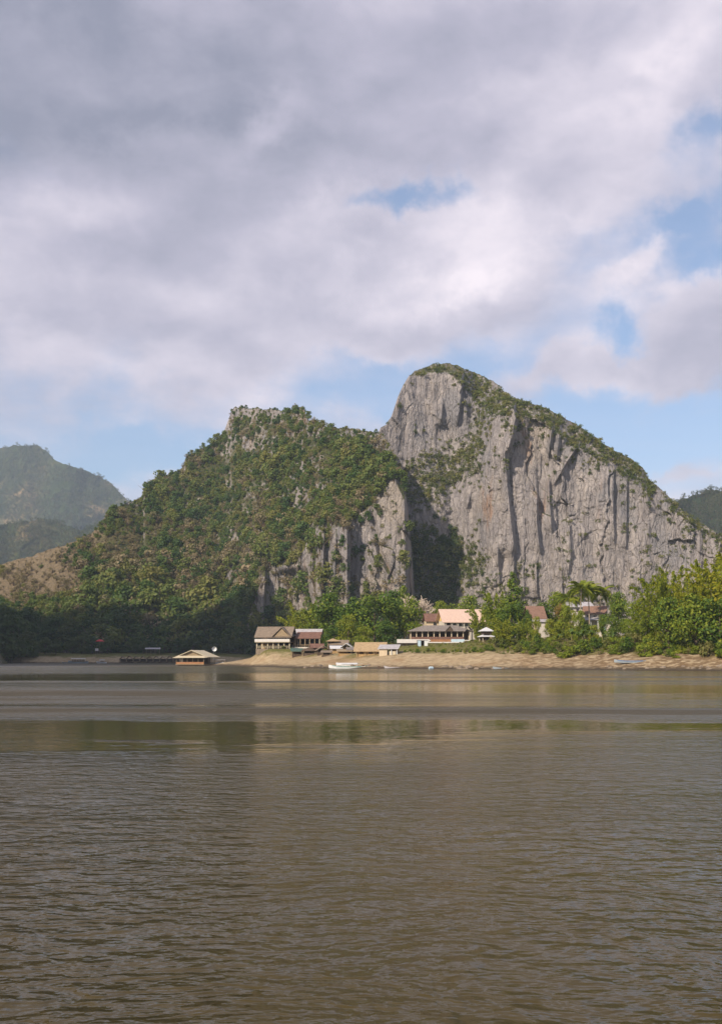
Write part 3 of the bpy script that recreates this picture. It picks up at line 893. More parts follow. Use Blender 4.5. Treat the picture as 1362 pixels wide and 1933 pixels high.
def scatter_stuff(name, label, pts, scales, rots, picks, meshes):
    """ONE object whose geometry nodes put the given meshes on the given points."""
    src = bpy.data.collections.new(name + '_source')
    for i, me in enumerate(meshes):
        src.objects.link(bpy.data.objects.new('%s_kind_%d' % (name, i), me))
    me = bpy.data.meshes.new(name)
    n = len(pts)
    me.vertices.add(n)
    me.vertices.foreach_set('co', np.asarray(pts, np.float32).ravel())
    for nm, typ, arr in (('size', 'FLOAT', scales), ('turn', 'FLOAT', rots), ('pick', 'INT', picks)):
        a = me.attributes.new(nm, typ, 'POINT')
        a.data.foreach_set('value', np.asarray(arr, np.int32 if typ == 'INT' else np.float32))
    o = link(name, me)
    g = bpy.data.node_groups.new(name, 'GeometryNodeTree')
    g.interface.new_socket('Geometry', in_out='INPUT', socket_type='NodeSocketGeometry')
    g.interface.new_socket('Geometry', in_out='OUTPUT', socket_type='NodeSocketGeometry')
    N, L = g.nodes, g.links
    gi, go = N.new('NodeGroupInput'), N.new('NodeGroupOutput')
    ci = N.new('GeometryNodeCollectionInfo')
    ci.inputs['Collection'].default_value = src
    ci.inputs['Separate Children'].default_value = True
    ci.inputs['Reset Children'].default_value = True

    def attr(nm, dt):
        a = N.new('GeometryNodeInputNamedAttribute')
        a.data_type = dt
        a.inputs['Name'].default_value = nm
        return a.outputs[0]
    ip = N.new('GeometryNodeInstanceOnPoints')
    ip.inputs['Pick Instance'].default_value = True
    cx = N.new('ShaderNodeCombineXYZ')
    L.new(attr('turn', 'FLOAT'), cx.inputs[2])
    L.new(gi.outputs[0], ip.inputs['Points'])
    L.new(ci.outputs[0], ip.inputs['Instance'])
    L.new(attr('pick', 'INT'), ip.inputs['Instance Index'])
    L.new(cx.outputs[0], ip.inputs['Rotation'])
    L.new(attr('size', 'FLOAT'), ip.inputs['Scale'])
    L.new(ip.outputs[0], go.inputs[0])
    md = o.modifiers.new('scatter', 'NODES')
    md.node_group = g
    return tag(o, label, None, None, 'stuff')


def scatter_individuals(name, items, meshes, label, cat, group):
    for p, s, r, i in items:
        o = link(name, meshes[i], None, p, r, s)
        tag(o, label, cat, group)


def spread(n, x0, x1, y0, y1, keep, mind, seed):
    """Points in the photograph's plane, at least mind(px,py) apart, where keep(px,py) > a random number."""
    rng = np.random.default_rng(seed)
    c = np.stack([rng.uniform(x0, x1, n), rng.uniform(y0, y1, n)], 1)
    c = c[rng.uniform(0, 1, n) < keep(c[:, 0], c[:, 1])]
    cell, out = {}, []
    for x, y in c:
        d = mind
        kx, ky = int(x // d), int(y // d)
        ok = True
        for i in (-1, 0, 1):
            for j in (-1, 0, 1):
                for (a, b) in cell.get((kx + i, ky + j), ()):
                    if (a - x) ** 2 + ((b - y) * 1.25) ** 2 < d * d:
                        ok = False
        if ok:
            cell.setdefault((kx, ky), []).append((x, y))
            out.append((x, y))
    return np.array(out)


def hill_keep(x, y):
    top = hill_top(x)
    inside = (y > top + 2) & (y < 1236)
    cl = sm(y, CLIFFTOP(x) - 2, CLIFFTOP(x) + 5)
    rock = np.clip(fbm(x / 34, y / 26, 0, 4, 301) - 0.20, 0, 1) * 4.5            # bare crags among the trees
    rock = rock * sm(x, 250, 420)
    tan_slope = (1 - sm(x, 105, 160)) * (1 - sm(y, 1118, 1145))
    d = 1.0 - 0.85 * np.clip(rock, 0, 1)
    d = d * (1 - 0.75 * sm(x, 690, 725) * sm(fbm(x / 16, y / 30, 0, 3, 309), -0.25, 0.1))
    d = d * (1 - 0.90 * tan_slope)
    d = d * (1 - 0.96 * cl * (y < 1192))
    return np.where(inside, d, 0)


def hill_plants():
    pts = spread(70000, -150, 772, 764, 1238, hill_keep, 5.8, 303)
    x, y = pts[:, 0], pts[:, 1]
    P = hill_at(x, y)
    rng = np.random.default_rng(305)
    tan = (1 - sm(x, 105, 170)) * (1 - sm(y, 1112, 1145))
    pd = 0.15 + 0.60 * fbm(x / 60, y / 40, 0, 3, 307) + 0.30 * sm(y, 960, 1060) * (1 - sm(y, 1100, 1180)) + 0.7 * tan
    dry = rng.uniform(0, 1, len(x)) < np.clip(pd, 0.06, 0.95)
    low = sm(y, 980, 1150)
    size = (5.4 + 2.9 * low) * rng.uniform(0.6, 1.3, len(x)) * np.where(rng.uniform(0, 1, len(x)) < 0.25, 1.55, 1.0)
    size = size * np.where(y < hill_top(x) + 14, 0.6, 1.0) * np.where(tan > .3, 0.6, 1)
    size = size * np.where(dry, 0.92, 1.0)
    size = size * np.clip(1.0 + 1.1 * fbm(x / 36, y / 28, 0, 3, 311), 0.6, 1.6)
    size = np.where(x < 150, np.minimum(size, 9.0), size)
    rot = rng.uniform(0, 6.28, len(x))
    P[:, 2] -= 0.06 * size
    order = np.argsort(-size)
    big_g = [i for i in order if not dry[i] and -2 < x[i] < 760 and y[i] < 1175][:280]
    big_d = [i for i in order if dry[i] and -2 < x[i] < 760 and y[i] < 1175][:160]
    scatter_individuals('hillside_tree', [(P[i], size[i], rot[i], int(rng.integers(0, 4))) for i in big_g], HT_GREEN,
                        'tall leafy green tree among the scrub on the flat-topped wooded hill', 'tree', 'tall green trees on the wooded hill')
    scatter_individuals('dry_hillside_tree', [(P[i], size[i], rot[i], int(rng.integers(0, 3))) for i in big_d], HT_DRY,
                        'sparse tan tree with half-bare branches on the flat-topped wooded hill', 'tree', 'dry tan trees on the wooded hill')
    rest = np.setdiff1d(np.arange(len(x)), np.array(big_g + big_d))
    pick = np.where(dry[rest], 4 + rng.integers(0, 3, len(rest)), rng.integers(0, 4, len(rest)))
    scatter_stuff('hillside_forest', 'low green and tan forest covering the wooded hill', P[rest], size[rest], rot[rest], pick, HT_GREEN + HT_DRY)
    print('hill plants', len(x), len(big_g), len(big_d))


hill_plants()


def peak_keep(x, y):
    d = y - peak_top(x)
    cap = (1 - sm(d, CAP(x) - 4, CAP(x) + 6)) * (d > 2) * sm(x, 770, 800)
    led = ledge(x, y) ** 1.5
    n = fbm(x / 26, y / 40, 0, 4, 331)
    sparse = 0.018 * (n > 0.0) + 0.10 * (n > 0.30)
    foot = sm(y, 1095, 1135) * 0.25 * (n > -0.1)
    alc = (x < 862) * sm(y, 985, 1030) * 0.7
    run = 0.30 * np.exp(-((d - CAP(x) - 10) / 20) ** 2) * (fbm(x / 14, y / 60, 0, 2, 333) > 0.05) * (x > 880)
    return np.where((d > 2) & (y < 1180), np.clip(0.95 * cap * sm(fbm(x / 15, y / 18, 0, 3, 335), -0.35, 0.05) + 1.0 * led + sparse + foot + alc + run, 0, 1), 0)


def peak_plants():
    pts = spread(26000, 716, 1362, 684, 1150, peak_keep, 5.4, 341)
    x, y = pts[:, 0], pts[:, 1]
    P = peak_at(x, y)
    rng = np.random.default_rng(343)
    d = y - peak_top(x)
    size = np.where(d < CAP(x) + 4, 4.6, 3.4) * rng.uniform(0.55, 1.35, len(x)) * np.where(d < 8, 0.75, 1.0)
    size = size * np.where(ledge(x, y) > 0.25, 1.35, 1.0)
    alc = (x < 862) & (y > 975)
    size = size * np.where(alc, 1.9, 1.0)
    rot = rng.uniform(0, 6.28, len(x))
    order = np.argsort(-size)
    vis = (y < 1100) & (x > 775) & ~alc
    big = [i for i in order if vis[i]][:290]
    scatter_individuals('cliff_shrub', [(P[i], size[i], rot[i], int(rng.integers(0, 4))) for i in big], SCRUB,
                        'green shrub rooted in the grey limestone of the bare peak', 'shrub', 'shrubs on the limestone peak')
    rest = np.setdiff1d(np.arange(len(x)), np.array(big))
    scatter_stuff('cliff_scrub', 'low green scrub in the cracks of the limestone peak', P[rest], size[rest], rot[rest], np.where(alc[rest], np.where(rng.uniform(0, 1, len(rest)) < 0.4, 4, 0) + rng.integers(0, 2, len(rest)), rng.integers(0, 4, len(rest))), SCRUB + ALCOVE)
    print('peak plants', len(x))
    # scrub hanging on the wooded hill's own cliff
    def keep(x, y):
        cl = sm(y, CLIFFTOP(x) - 2, CLIFFTOP(x) + 5)
        n = fbm(x / 12, y / 30, 0, 3, 351)
        return np.where((x > 490) & (x < 768) & (y < 1190), cl * (0.012 + 0.30 * (n > 0.38)) + 0.25 * cl * (x > 752) * (y > 1040) + 0.15 * cl * (y > 1150), 0)
    pts = spread(5000, 490, 770, 900, 1190, keep, 5.0, 353)
    P = hill_at(pts[:, 0], pts[:, 1])
    scatter_stuff('hanging_scrub', 'scrub hanging on the cliff at the foot of the wooded hill', P, rng.uniform(1.6, 4.0, len(P)), rng.uniform(0, 6.28, len(P)), rng.integers(0, 4, len(P)), SCRUB)


peak_plants()


def far_woods():
    """Woods on the hills far behind, one mass each."""
    kinds = [hill_tree_mesh('far_tree', 280 + i, MT['leaf_far'], 1.0, 90) for i in range(3)]
    for nm, lb, (look, top), x0, x1, y1, gap, sz, seed in (
            ('far_ridge_woods', 'hazy woods on the high ridge beyond the river bend', FAR_A, -30, 300, 1010, 4.0, 13, 381),
            ('near_ridge_woods', 'woods with tan clearings on the low hazy ridge beyond the river bend', FAR_B, -30, 300, 1085, 4.4, 10, 383),
            ('east_ridge_woods', 'dark woods on the hill behind the end of the limestone peak', FAR_C, 1255, 1372, 1040, 4.2, 8.5, 385)):
        def keep(x, y):
            clear = fbm(x / 45, y / 22, 0, 3, seed) > 0.33
            return np.where((y > top(x) + 1.5) & (y < y1), np.where(clear, 0.04, 0.9), 0)
        pts = spread(9000, x0, x1, 835, y1, keep, gap, seed)
        rng = np.random.default_rng(seed)
        P = look(pts[:, 0], pts[:, 1])
        n = len(P)
        scatter_stuff(nm, lb, P, sz * rng.uniform(0.7, 1.5, n), rng.uniform(0, 6.28, n), rng.integers(0, 3, n), kinds)


far_woods()

# ================================================================ trees of the village and of the far shore
def gz(x, y):
    return float(ground_z(np.array([x]), np.array([y]))[0])


def broad_mesh(seed, h, w, n, size, mat, clear=0.05, nl=16, up=0.2, r=(0.15, 0.26), shape=0.6, droop=0.0, flat=1.0):
    rng = np.random.default_rng(seed)
    c, q = lobes(rng, h * (clear + 0.10), h * 0.93, w, nl, r, shape)
    v, f = leaves(rng, c, q, n, size, fill=(0.60, 1.10), up=up, droop=droop, flat=flat)
    crown = mesh_np('crown', v, f, mat)
    parts = [limb([(0, 0, -0.6), (rng.normal() * .1, 0, h * clear), (rng.normal() * .3, rng.normal() * .3, h * 0.75)], (h * 0.022 + .06, h * 0.018 + .04, 0.04), 7)]
    for i in range(min(8, nl)):
        s = rng.uniform(0.12, 0.4) * h
        parts.append(limb([(0, 0, s), c[i] * (0.5, 0.5, 1) * (1, 1, 0.5) + (0, 0, s * 0.5), c[i]], (h * 0.010 + .03, h * 0.007 + .02, 0.02), 5))
    V, Fc = join(parts)
    trunk = mesh_np('trunk', V, Fc, MT['bark'], smooth=True)
    return crown, trunk


def bamboo_mesh(seed, h, w, n_culm, per, mat):
    rng = np.random.default_rng(seed)
    lv, lf, cv = [], [], []
    for i in range(n_culm):
        an = rng.uniform(0, 6.283)
        b0 = rng.uniform(0, 0.16) * w
        tall = i % 4 == 0
        L = h * (rng.uniform(0.95, 1.14) if tall else rng.uniform(0.42, 0.85))
        out = w * rng.uniform(0.10, 0.50)
        base = np.array((b0 * math.cos(an), b0 * math.sin(an), -0.4))
        pts = []
        for t in np.linspace(0, 1, 9):
            hgt = L * (t - (0.16 if tall else 0.10) * t ** 5 * (out / w) * 3.2)
            o = out * (0.35 * t + 0.65 * t ** 4)
            pts.append(base + np.array((o * math.cos(an), o * math.sin(an), hgt)))
        pts = np.array(pts)
        cv.append(limb(pts, np.linspace(0.07, 0.015, 9), 4))
        m = per
        t = rng.uniform(0.10, 1.0, m) ** (0.42 if tall else 0.8)
        k = np.clip(t * 8, 0, 7.999)
        i0 = k.astype(int)
        p = pts[i0] + (pts[i0 + 1] - pts[i0]) * (k - i0)[:, None]
        spreadw = (0.22 + (1.0 if tall else 1.45) * np.sin(np.pi * np.clip(t, 0.05, 0.96)) ** 0.9) * h / 20
        d = rng.normal(size=(m, 3)) * (1, 1, 0.55)
        d /= np.linalg.norm(d, axis=1)[:, None]
        c = p + d * (spreadw * rng.uniform(0.2, 1.0, m))[:, None]
        a = d + np.array((math.cos(an), math.sin(an), 0)) * 0.5 - np.array((0, 0, 0.75))
        a /= np.linalg.norm(a, axis=1)[:, None]
        bb = np.cross(a, rng.normal(size=(m, 3)))
        bb /= np.linalg.norm(bb, axis=1)[:, None]
        s = rng.uniform(0.30, 0.62, m)[:, None] * (h / 20) ** 0.3
        nn = np.cross(a, bb)
        v = np.stack([c - a * s, c + bb * s * 0.42 - nn * s * .1, c + a * s, c - bb * s * 0.42 - nn * s * .1], 1).reshape(-1, 3)
        lv.append(v)
    V = np.concatenate(lv)
    crown = mesh_np('crown', V, np.arange(len(V)).reshape(-1, 4), mat)
    cV, cF = join(cv)
    return crown, mesh_np('culms', cV, cF, MT['culm'], smooth=True)


def conifer_mesh(seed, h, w, n, size, mat):
    rng = np.random.default_rng(seed)
    c, q = [], []
    for i in range(30):
        t = i / 29
        rr = w * 0.5 * (1 - t) ** 0.75 * rng.uniform(0.3, 0.85)
        an = rng.uniform(0, 6.283)
        c.append((rr * math.cos(an), rr * math.sin(an), h * (0.12 + 0.84 * t)))
        rad = w * (0.20 * (1 - t) + 0.07)
        q.append((rad, rad, rad * 0.8))
    v, f = leaves(rng, c, q, n, size)
    V, Fc = limb([(0, 0, -0.5), (0, 0, h * .5), (0, 0, h * 0.95)], (0.35, 0.2, 0.05), 7)
    return mesh_np('crown', v, f, mat), mesh_np('trunk', V, Fc, MT['bark'], smooth=True)


def bare_mesh(seed, h, w):
    rng = np.random.default_rng(seed)
    parts = []

    def grow(p, d, L, r, lvl):
        q = p + d * L
        mid = p + d * L * 0.5 + rng.normal(size=3) * L * 0.05
        parts.append(limb([p, mid, q], (r, r * 0.82, r * 0.66), 5 if lvl < 2 else 3))
        if lvl >= 5:
            return
        for _ in range(3 if lvl else 6):
            nd = d + rng.normal(size=3) * (0.62 if lvl else 0.75)
            nd[2] += 0.12
            nd /= np.linalg.norm(nd)
            grow(q - d * L * rng.uniform(0, 0.35), nd, L * rng.uniform(0.58, 0.82), r * 0.70, lvl + 1)
    grow(np.array((0, 0, -0.5)), np.array((0, 0, 1.0)), h * 0.30, 0.42, 0)
    a, b = join([p for p in parts[:60]]), join([p for p in parts[60:]])
    return mesh_np('crown', *b, MT['bark_pale']), mesh_np('trunk', *a, MT['bark_pale'])


PLANTS = {}


def plant_kind(key, maker):
    PLANTS[key] = maker


MB_ = MT['leaf_bamboo']
KINDS = {
    'dark': [broad_mesh(401 + i, 16, 13, 2600, 0.44, MT['leaf_dark'], nl=18) for i in range(3)],
    'light': [broad_mesh(411 + i, 14, 11, 2200, 0.40, MT['leaf_light'], nl=16, droop=0.4) for i in range(2)],
    'shore': [broad_mesh(421 + i, 14, 12, 1100, 0.62, MT['leaf_shade'], nl=13) for i in range(4)],
    'orange': [broad_mesh(431, 12, 8, 1500, 0.36, MT['leaf_orange'], nl=12)],
    'bamboo': [bamboo_mesh(441 + i, 22, 16, 48, 130, MB_) for i in range(3)],
    'small_bamboo': [bamboo_mesh(451 + i, 14, 11, 34, 95, MT['leaf_light']) for i in range(2)],
    'conifer': [conifer_mesh(461, 17, 9, 2600, 0.36, MT['leaf_dark'])],
    'bare': [bare_mesh(471, 15, 13)],
    'bush': [broad_mesh(481 + i, 3.2, 4.2, 620, 0.26, (MT['leaf_dark'], MT['leaf_light'], MT['leaf_scrub'])[i], clear=0.0, nl=9, r=(0.18, 0.30)) for i in range(3)],
}
STEM = {'bamboo': 'culms', 'small_bamboo': 'culms'}
NATIVE = {'dark': 16, 'light': 14, 'shore': 14, 'orange': 12, 'bamboo': 22, 'small_bamboo': 14, 'conifer': 17, 'bare': 15, 'bush': 3.2}


def tree(kind, name, px, top, Y, label, cat='tree', group=None, var=0, wide=1.0, ground=None, x=None):
    """A tree at depth Y whose top reaches the photograph's row `top`."""
    X = (px - CX) / F * Y if x is None else x
    z0 = gz(X, Y) if ground is None else ground
    h = CH + (HY - top) / F * Y - z0
    s = h / NATIVE[kind]
    o = thing(name, label, cat, (X, Y, z0), RR.uniform(0, 6.28), group)
    ms = KINDS[kind]
    cr, tr = ms[var % len(ms)]
    for nm, me in (('crown', cr), (STEM.get(kind, 'trunk'), tr)):
        c = link(nm, me, o)
        c.scale = (s * wide, s * wide, s)
    return o


G_MID = 'broadleaf trees behind the village'
tree('small_bamboo', 'bamboo_clump', 567, 1134, 428, 'feathery yellow-green bamboo rising behind the two-storey open pavilion', 'bamboo', wide=1.1)
tree('small_bamboo', 'bamboo_clump', 596, 1131, 418, 'pale bamboo clump between the pavilion and the dark broadleaf trees', 'bamboo', var=1)
tree('dark', 'broadleaf_tree', 622, 1120, 408, 'dark round tree standing just beyond the pale bamboo', 'tree', G_MID, 0, 1.0)
tree('dark', 'broadleaf_tree', 662, 1126, 396, 'dark tree behind the small drooping light green one', 'tree', G_MID, 1, 1.0)
tree('dark', 'broadleaf_tree', 706, 1108, 392, 'tallest dark green tree, above the thatched hut', 'tree', G_MID, 2, 1.05)
tree('dark', 'broadleaf_tree', 742, 1115, 408, 'dark tree beside the bare pale tree', 'tree', G_MID, 0, 0.9)
tree('dark', 'broadleaf_tree', 772, 1128, 398, 'dark tree over the near end of the long grey roof', 'tree', G_MID, 1, 0.95)
tree('light', 'drooping_tree', 656, 1160, 382, 'light green drooping tree in front of the dark trees', 'tree', None, 0, 1.0)
tree('light', 'drooping_tree', 688, 1178, 352, 'low light green tree behind the thatched hut', 'tree', None, 1, 1.2)
tree('dark', 'low_tree', 632, 1178, 386, 'low dark tree behind the cluster of small stalls', 'tree', None, 2, 1.3)
tree('dark', 'low_tree', 728, 1172, 364, 'low dark tree between thatched hut and long grey roof', 'tree', None, 0, 1.3)
tree('bare', 'bare_tree', 801, 1096, 430, 'pale leafless tree with a round crown of fine twigs', 'tree', None, 0, 1.15)
tree('dark', 'broadleaf_tree', 764, 1104, 440, 'slim dark tree next to the leafless one', 'tree', G_MID, 1, 0.5)
tree('dark', 'broadleaf_tree', 846, 1126, 452, 'dark tree behind the pink roof ridge', 'tree', G_MID, 2, 0.8)
tree('light', 'broadleaf_tree', 826, 1134, 440, 'light green tree at the end of the pink roof', 'tree', G_MID, 0, 0.7)
tree('dark', 'broadleaf_tree', 884, 1124, 448, 'dark tree behind the gable of the pink roof', 'tree', G_MID, 0, 0.85)
tree('small_bamboo', 'bamboo_clump', 903, 1140, 372, 'yellow-green bamboo at the gable of the pink-roofed house', 'bamboo', None, 0, 0.8)
tree('dark', 'broadleaf_tree', 918, 1136, 400, 'dark tree between bamboo and the pointed tree', 'tree', G_MID, 1, 0.6)
tree('small_bamboo', 'bamboo_clump', 938, 1108, 345, 'bright bamboo leaning from the pointed dark tree', 'bamboo', None, 1, 0.95)
tree('conifer', 'pointed_tree', 968, 1076, 352, 'tall dark pointed tree between the cliff and the bamboo', 'tree', None, 0, 1.05)
tree('dark', 'broadleaf_tree', 962, 1128, 330, 'mid green bushy tree at the foot of the pointed tree', 'tree', G_MID, 2, 0.9)
tree('small_bamboo', 'bamboo_clump', 950, 1160, 300, 'low bright bamboo over the bank beside the little two-tier shelter', 'bamboo', None, 0, 1.1)
tree('small_bamboo', 'bamboo_clump', 984, 1162, 305, 'low bamboo hiding the side of the red-gabled house', 'bamboo', None, 1, 1.0)
tree('dark', 'round_tree', 1024, 1136, 338, 'small round dark tree beside the red gable', 'tree', None, 1, 0.9)
tree('light', 'broadleaf_tree', 1046, 1108, 345, 'yellow-green tree beyond the small round dark tree', 'tree', G_MID, 1, 0.72)
tree('orange', 'orange_tree', 1057, 1136, 322, 'tree with orange-brown leaves below the yellow-green one', 'tree', None, 0, 0.8)
tree('light', 'low_tree', 1040, 1168, 300, 'low green tree beside the white wall of the red-gabled house', 'tree', None, 0, 1.0)
tree('light', 'low_tree', 1076, 1146, 318, 'light green tree in front of the pale house front', 'tree', None, 1, 0.8)
tree('dark', 'low_tree', 1104, 1172, 300, 'dark low tree at the foot of the palms', 'tree', None, 1, 1.1)
tree('light', 'low_tree', 1000, 1172, 312, 'low light tree covering the foot of the red-gabled house', 'tree', None, 0, 0.8)
tree('light', 'low_tree', 1122, 1176, 296, 'low light tree in front of the red-roofed white house', 'tree', None, 1, 0.9)
tree('light', 'leafy_tree', 1012, 1158, 296, 'leafy light tree just in front of the red-gabled house', 'tree', None, 1, 0.45)
tree('dark', 'leafy_tree', 996, 1150, 314, 'dark leafy tree against the side of the red-gabled house', 'tree', None, 1, 0.5)
tree('dark', 'leafy_tree', 1136, 1160, 304, 'dark leafy tree before the porch of the red-roofed white house', 'tree', None, 0, 0.55)
tree('light', 'leafy_tree', 1092, 1152, 300, 'leafy light tree between the palm trunks', 'tree', None, 0, 0.6)
tree('light', 'leafy_tree', 1062, 1140, 305, 'leafy green tree at the village side of the palms', 'tree', None, 0, 0.7)
tree('dark', 'leafy_tree', 1152, 1150, 300, 'dark leafy tree at the corner of the red-roofed white house', 'tree', None, 2, 0.7)
tree('dark', 'broadleaf_tree', 1166, 1118, 312, 'mid green tree beside the red-roofed white house', 'tree', G_MID, 0, 0.72)
tree('light', 'broadleaf_tree', 1192, 1128, 300, 'green tree between the white house and tall bamboo', 'tree', G_MID, 1, 0.8)
tree('small_bamboo', 'bamboo_clump', 1205, 1150, 282, 'short bamboo at the front foot of the tall bamboo grove', 'bamboo', None, 1, 0.9)
GB = 'tall bamboo in the grove on the east bank'
for i, (px, tp, Y, wd, lb) in enumerate((
        (1232, 1078, 283, 0.80, 'tall arching bamboo at the village end of the grove'),
        (1268, 1066, 288, 0.85, 'tall bamboo with feathery plumes, second from the village end of the grove'),
        (1300, 1082, 275, 0.85, 'bamboo in the middle of the grove with lower drooping plumes'),
        (1336, 1048, 280, 0.95, 'tallest bamboo of the grove, its plumes against the cliff'),
        (1372, 1040, 270, 0.95, 'bamboo cut by the edge of the picture at the end of the grove'))):
    tree('bamboo', 'bamboo_clump', px, tp, Y, lb, 'bamboo', GB, i, wd)
tree('dark', 'grove_tree', 1262, 1128, 262, 'dark bushy tree in the shade under the village end of the bamboo grove', 'tree', None, 0, 1.0)
tree('dark', 'grove_tree', 1312, 1120, 256, 'dark bushy tree under the tallest bamboo', 'tree', None, 1, 1.1)
tree('dark', 'grove_tree', 1358, 1110, 252, 'dark bushy tree at the edge of the picture under the bamboo', 'tree', None, 2, 1.1)
for i, (px, tp, Y) in enumerate(((1420, 1060, 262), (1480, 1050, 250), (1560, 1080, 240))):
    tree('bamboo', 'bamboo_clump', px, tp, Y, 'tall bamboo beyond the end of the picture on the east bank', 'bamboo', 'bamboo farther along the east bank', i, 0.95)


# ---- coconut palms with every frond its own
def frond_mesh(seed, L):
    rng = np.random.default_rng(seed)
    V, Fc = [], []
    sp = [np.array((t * L * (1 - 0.22 * t), 0, L * (0.42 * t - 0.78 * t * t))) for t in np.linspace(0, 1, 9)]
    rv, rf = limb(sp, np.linspace(0.05, 0.012, 9), 4)
    o = 0
    for i in range(46):
        t = 0.10 + 0.9 * (i // 2) / 23
        k = t * 7.99
        a = sp[int(k)] + (sp[int(k) + 1] - sp[int(k)]) * (k - int(k))
        sgn = 1 if i % 2 else -1
        ll = L * 0.30 * math.sin(math.pi * (0.15 + 0.8 * t)) * rng.uniform(0.8, 1.1)
        d = np.array((0.55, sgn * 0.8, -0.42 - 0.3 * rng.random()))
        d /= np.linalg.norm(d)
        w = np.array((0.09, 0, 0.02)) * L / 3
        V += [a - w, a + w, a + d * ll + w * 0.3, a + d * ll * 0.98 - w * .3]
        Fc.append((o, o + 1, o + 2, o + 3))
        o += 4
    v, f = join([(rv, rf), (np.array(V), np.array(Fc))])
    return mesh_np('frond', v, f, MT['leaf_light'])


FRONDS = [frond_mesh(501 + i, 5.4) for i in range(3)]


def palm(px, top, Y, label, lean=0.4):
    X = (px - CX) / F * Y
    z0 = gz(X, Y)
    h = CH + (HY - top) / F * Y - z0 - 1.2
    o = thing('coconut_palm', label, 'palm', (X, Y, z0), 0, 'coconut palms among the houses')
    pts = [(lean * t * t, 0.1 * t, -0.4 + (h + 0.4) * t) for t in np.linspace(0, 1, 7)]
    v, f = limb(pts, np.linspace(0.24, 0.13, 7), 7)
    link('trunk', mesh_np('trunk', v, f, MT['palm_trunk'], smooth=True), o)
    for i in range(17):
        fr = link('frond', FRONDS[i % 3], o, (lean, 0.1, h - 0.05))
        fr.rotation_euler = (0, R(RR.uniform(-48, 30) if i % 3 else RR.uniform(-62, -30)), i * 2.39996 + RR.uniform(-.2, .2))
    return o


palm(1094, 1104, 322, 'coconut palm with a tall pale trunk in front of the red-roofed white house')
palm(1112, 1108, 330, 'coconut palm close behind the one with the pale trunk', -0.5)
palm(1130, 1112, 338, 'coconut palm over the red roof of the white house', 0.6)
palm(1075, 1122, 334, 'shorter coconut palm between the orange-leaved tree and the taller palms', -0.3)


# ---- banana plants: large leaves, one by one
def banana_leaf_mesh(seed):
    rng = np.random.default_rng(seed)
    V, Fc = [], []
    L, W = 2.4, 0.36
    for i, t in enumerate(np.linspace(0, 1, 7)):
        x, z = L * t * (1 - 0.25 * t), L * (0.75 * t - 0.85 * t * t)
        w = W * math.sin(math.pi * (0.06 + 0.9 * t)) ** 0.6
        V += [(x, -w, z + 0.12 * w), (x, 0, z), (x, w, z + 0.12 * w)]
        if i:
            b = 3 * (i - 1)
            Fc += [(b, b + 1, b + 4, b + 3), (b + 1, b + 2, b + 5, b + 4)]
    return mesh_np('leaf', np.array(V), np.array(Fc), MT['leaf_banana'])


BLEAF = banana_leaf_mesh(1)


def banana(px, Y, h, label):
    X = (px - CX) / F * Y
    z0 = gz(X, Y)
    o = thing('banana_plant', label, 'plant', (X, Y, z0), RR.uniform(0, 6), 'banana plants below the houses')
    v, f = limb([(0, 0, -0.3), (0.03, 0, h * .5), (0.05, 0, h)], (0.16, 0.12, 0.07), 6)
    link('stem', mesh_np('stem', v, f, MT['culm'], smooth=True), o)
    for i in range(9):
        lf = link('leaf', BLEAF, o, (0.05, 0, h - 0.1))
        lf.rotation_euler = (0, R(RR.uniform(-58, 5)), i * 2.4)
        lf.scale = (h / 2.6,) * 3


for px, Y, h, lb in ((1078, 292, 3.2, 'banana plant below the shorter palm'), (1098, 286, 3.4, 'banana plant at the foot of the pale-trunked palm'),
                     (1116, 288, 3.0, 'banana plant in front of the white lower wall'), (1136, 284, 3.4, 'banana plant beside the white lower wall'),
                     (1052, 290, 2.8, 'banana plant below the orange-leaved tree'), (1012, 294, 2.6, 'banana plant in front of the white wall of the red-gabled house'),
                     (1158, 282, 3.0, 'banana plant between the white house and the bamboo'), (812, 352, 2.2, 'banana plant by the terrace of the grey-roofed restaurant')):
    banana(px, Y, h, lb)


# ---- bushes along the top of the bank
def ray_ground(px, py, y0=200.0, y1=520.0):
    """Where the bank is seen at px, py."""
    Y = np.linspace(y0, y1, 700)
    X, Z = (px - CX) / F * Y, CH + (HY - py) / F * Y
    g = ground_z(X, Y) - Z
    k = np.nonzero(g > 0)[0]
    i = k[0] if len(k) else len(Y) - 1
    return float(X[i]), float(Y[i]), float(ground_z(X[i:i + 1], Y[i:i + 1])[0])


rb = random.Random(21)
BUSH_SPOTS = []
for i in range(230):
    px = 480 + (1385 - 480) * ((i + rb.random()) / 230) ** 0.8
    if px < 700 and i % 3:
        continue
    if 640 < px < 760:
        continue
    BUSH_SPOTS.append(px)


def near_name(px):
    for a, b, n in ((0, 610, 'on the grassy slope by the two-storey pavilion'), (610, 770, 'behind the small stalls'), (770, 905, 'below the terrace of the grey-roofed restaurant'),
                    (905, 1000, 'on the bank under the bright bamboo'), (1000, 1070, 'on the bank below the red-gabled house'), (1070, 1150, 'on the bank below the palms'),
                    (1150, 1210, 'on the bank between palms and bamboo grove'), (1210, 1290, 'on the bank under the village end of the bamboo grove'), (1290, 9999, 'on the bank under the tallest bamboo')):
        if a <= px < b:
            return n


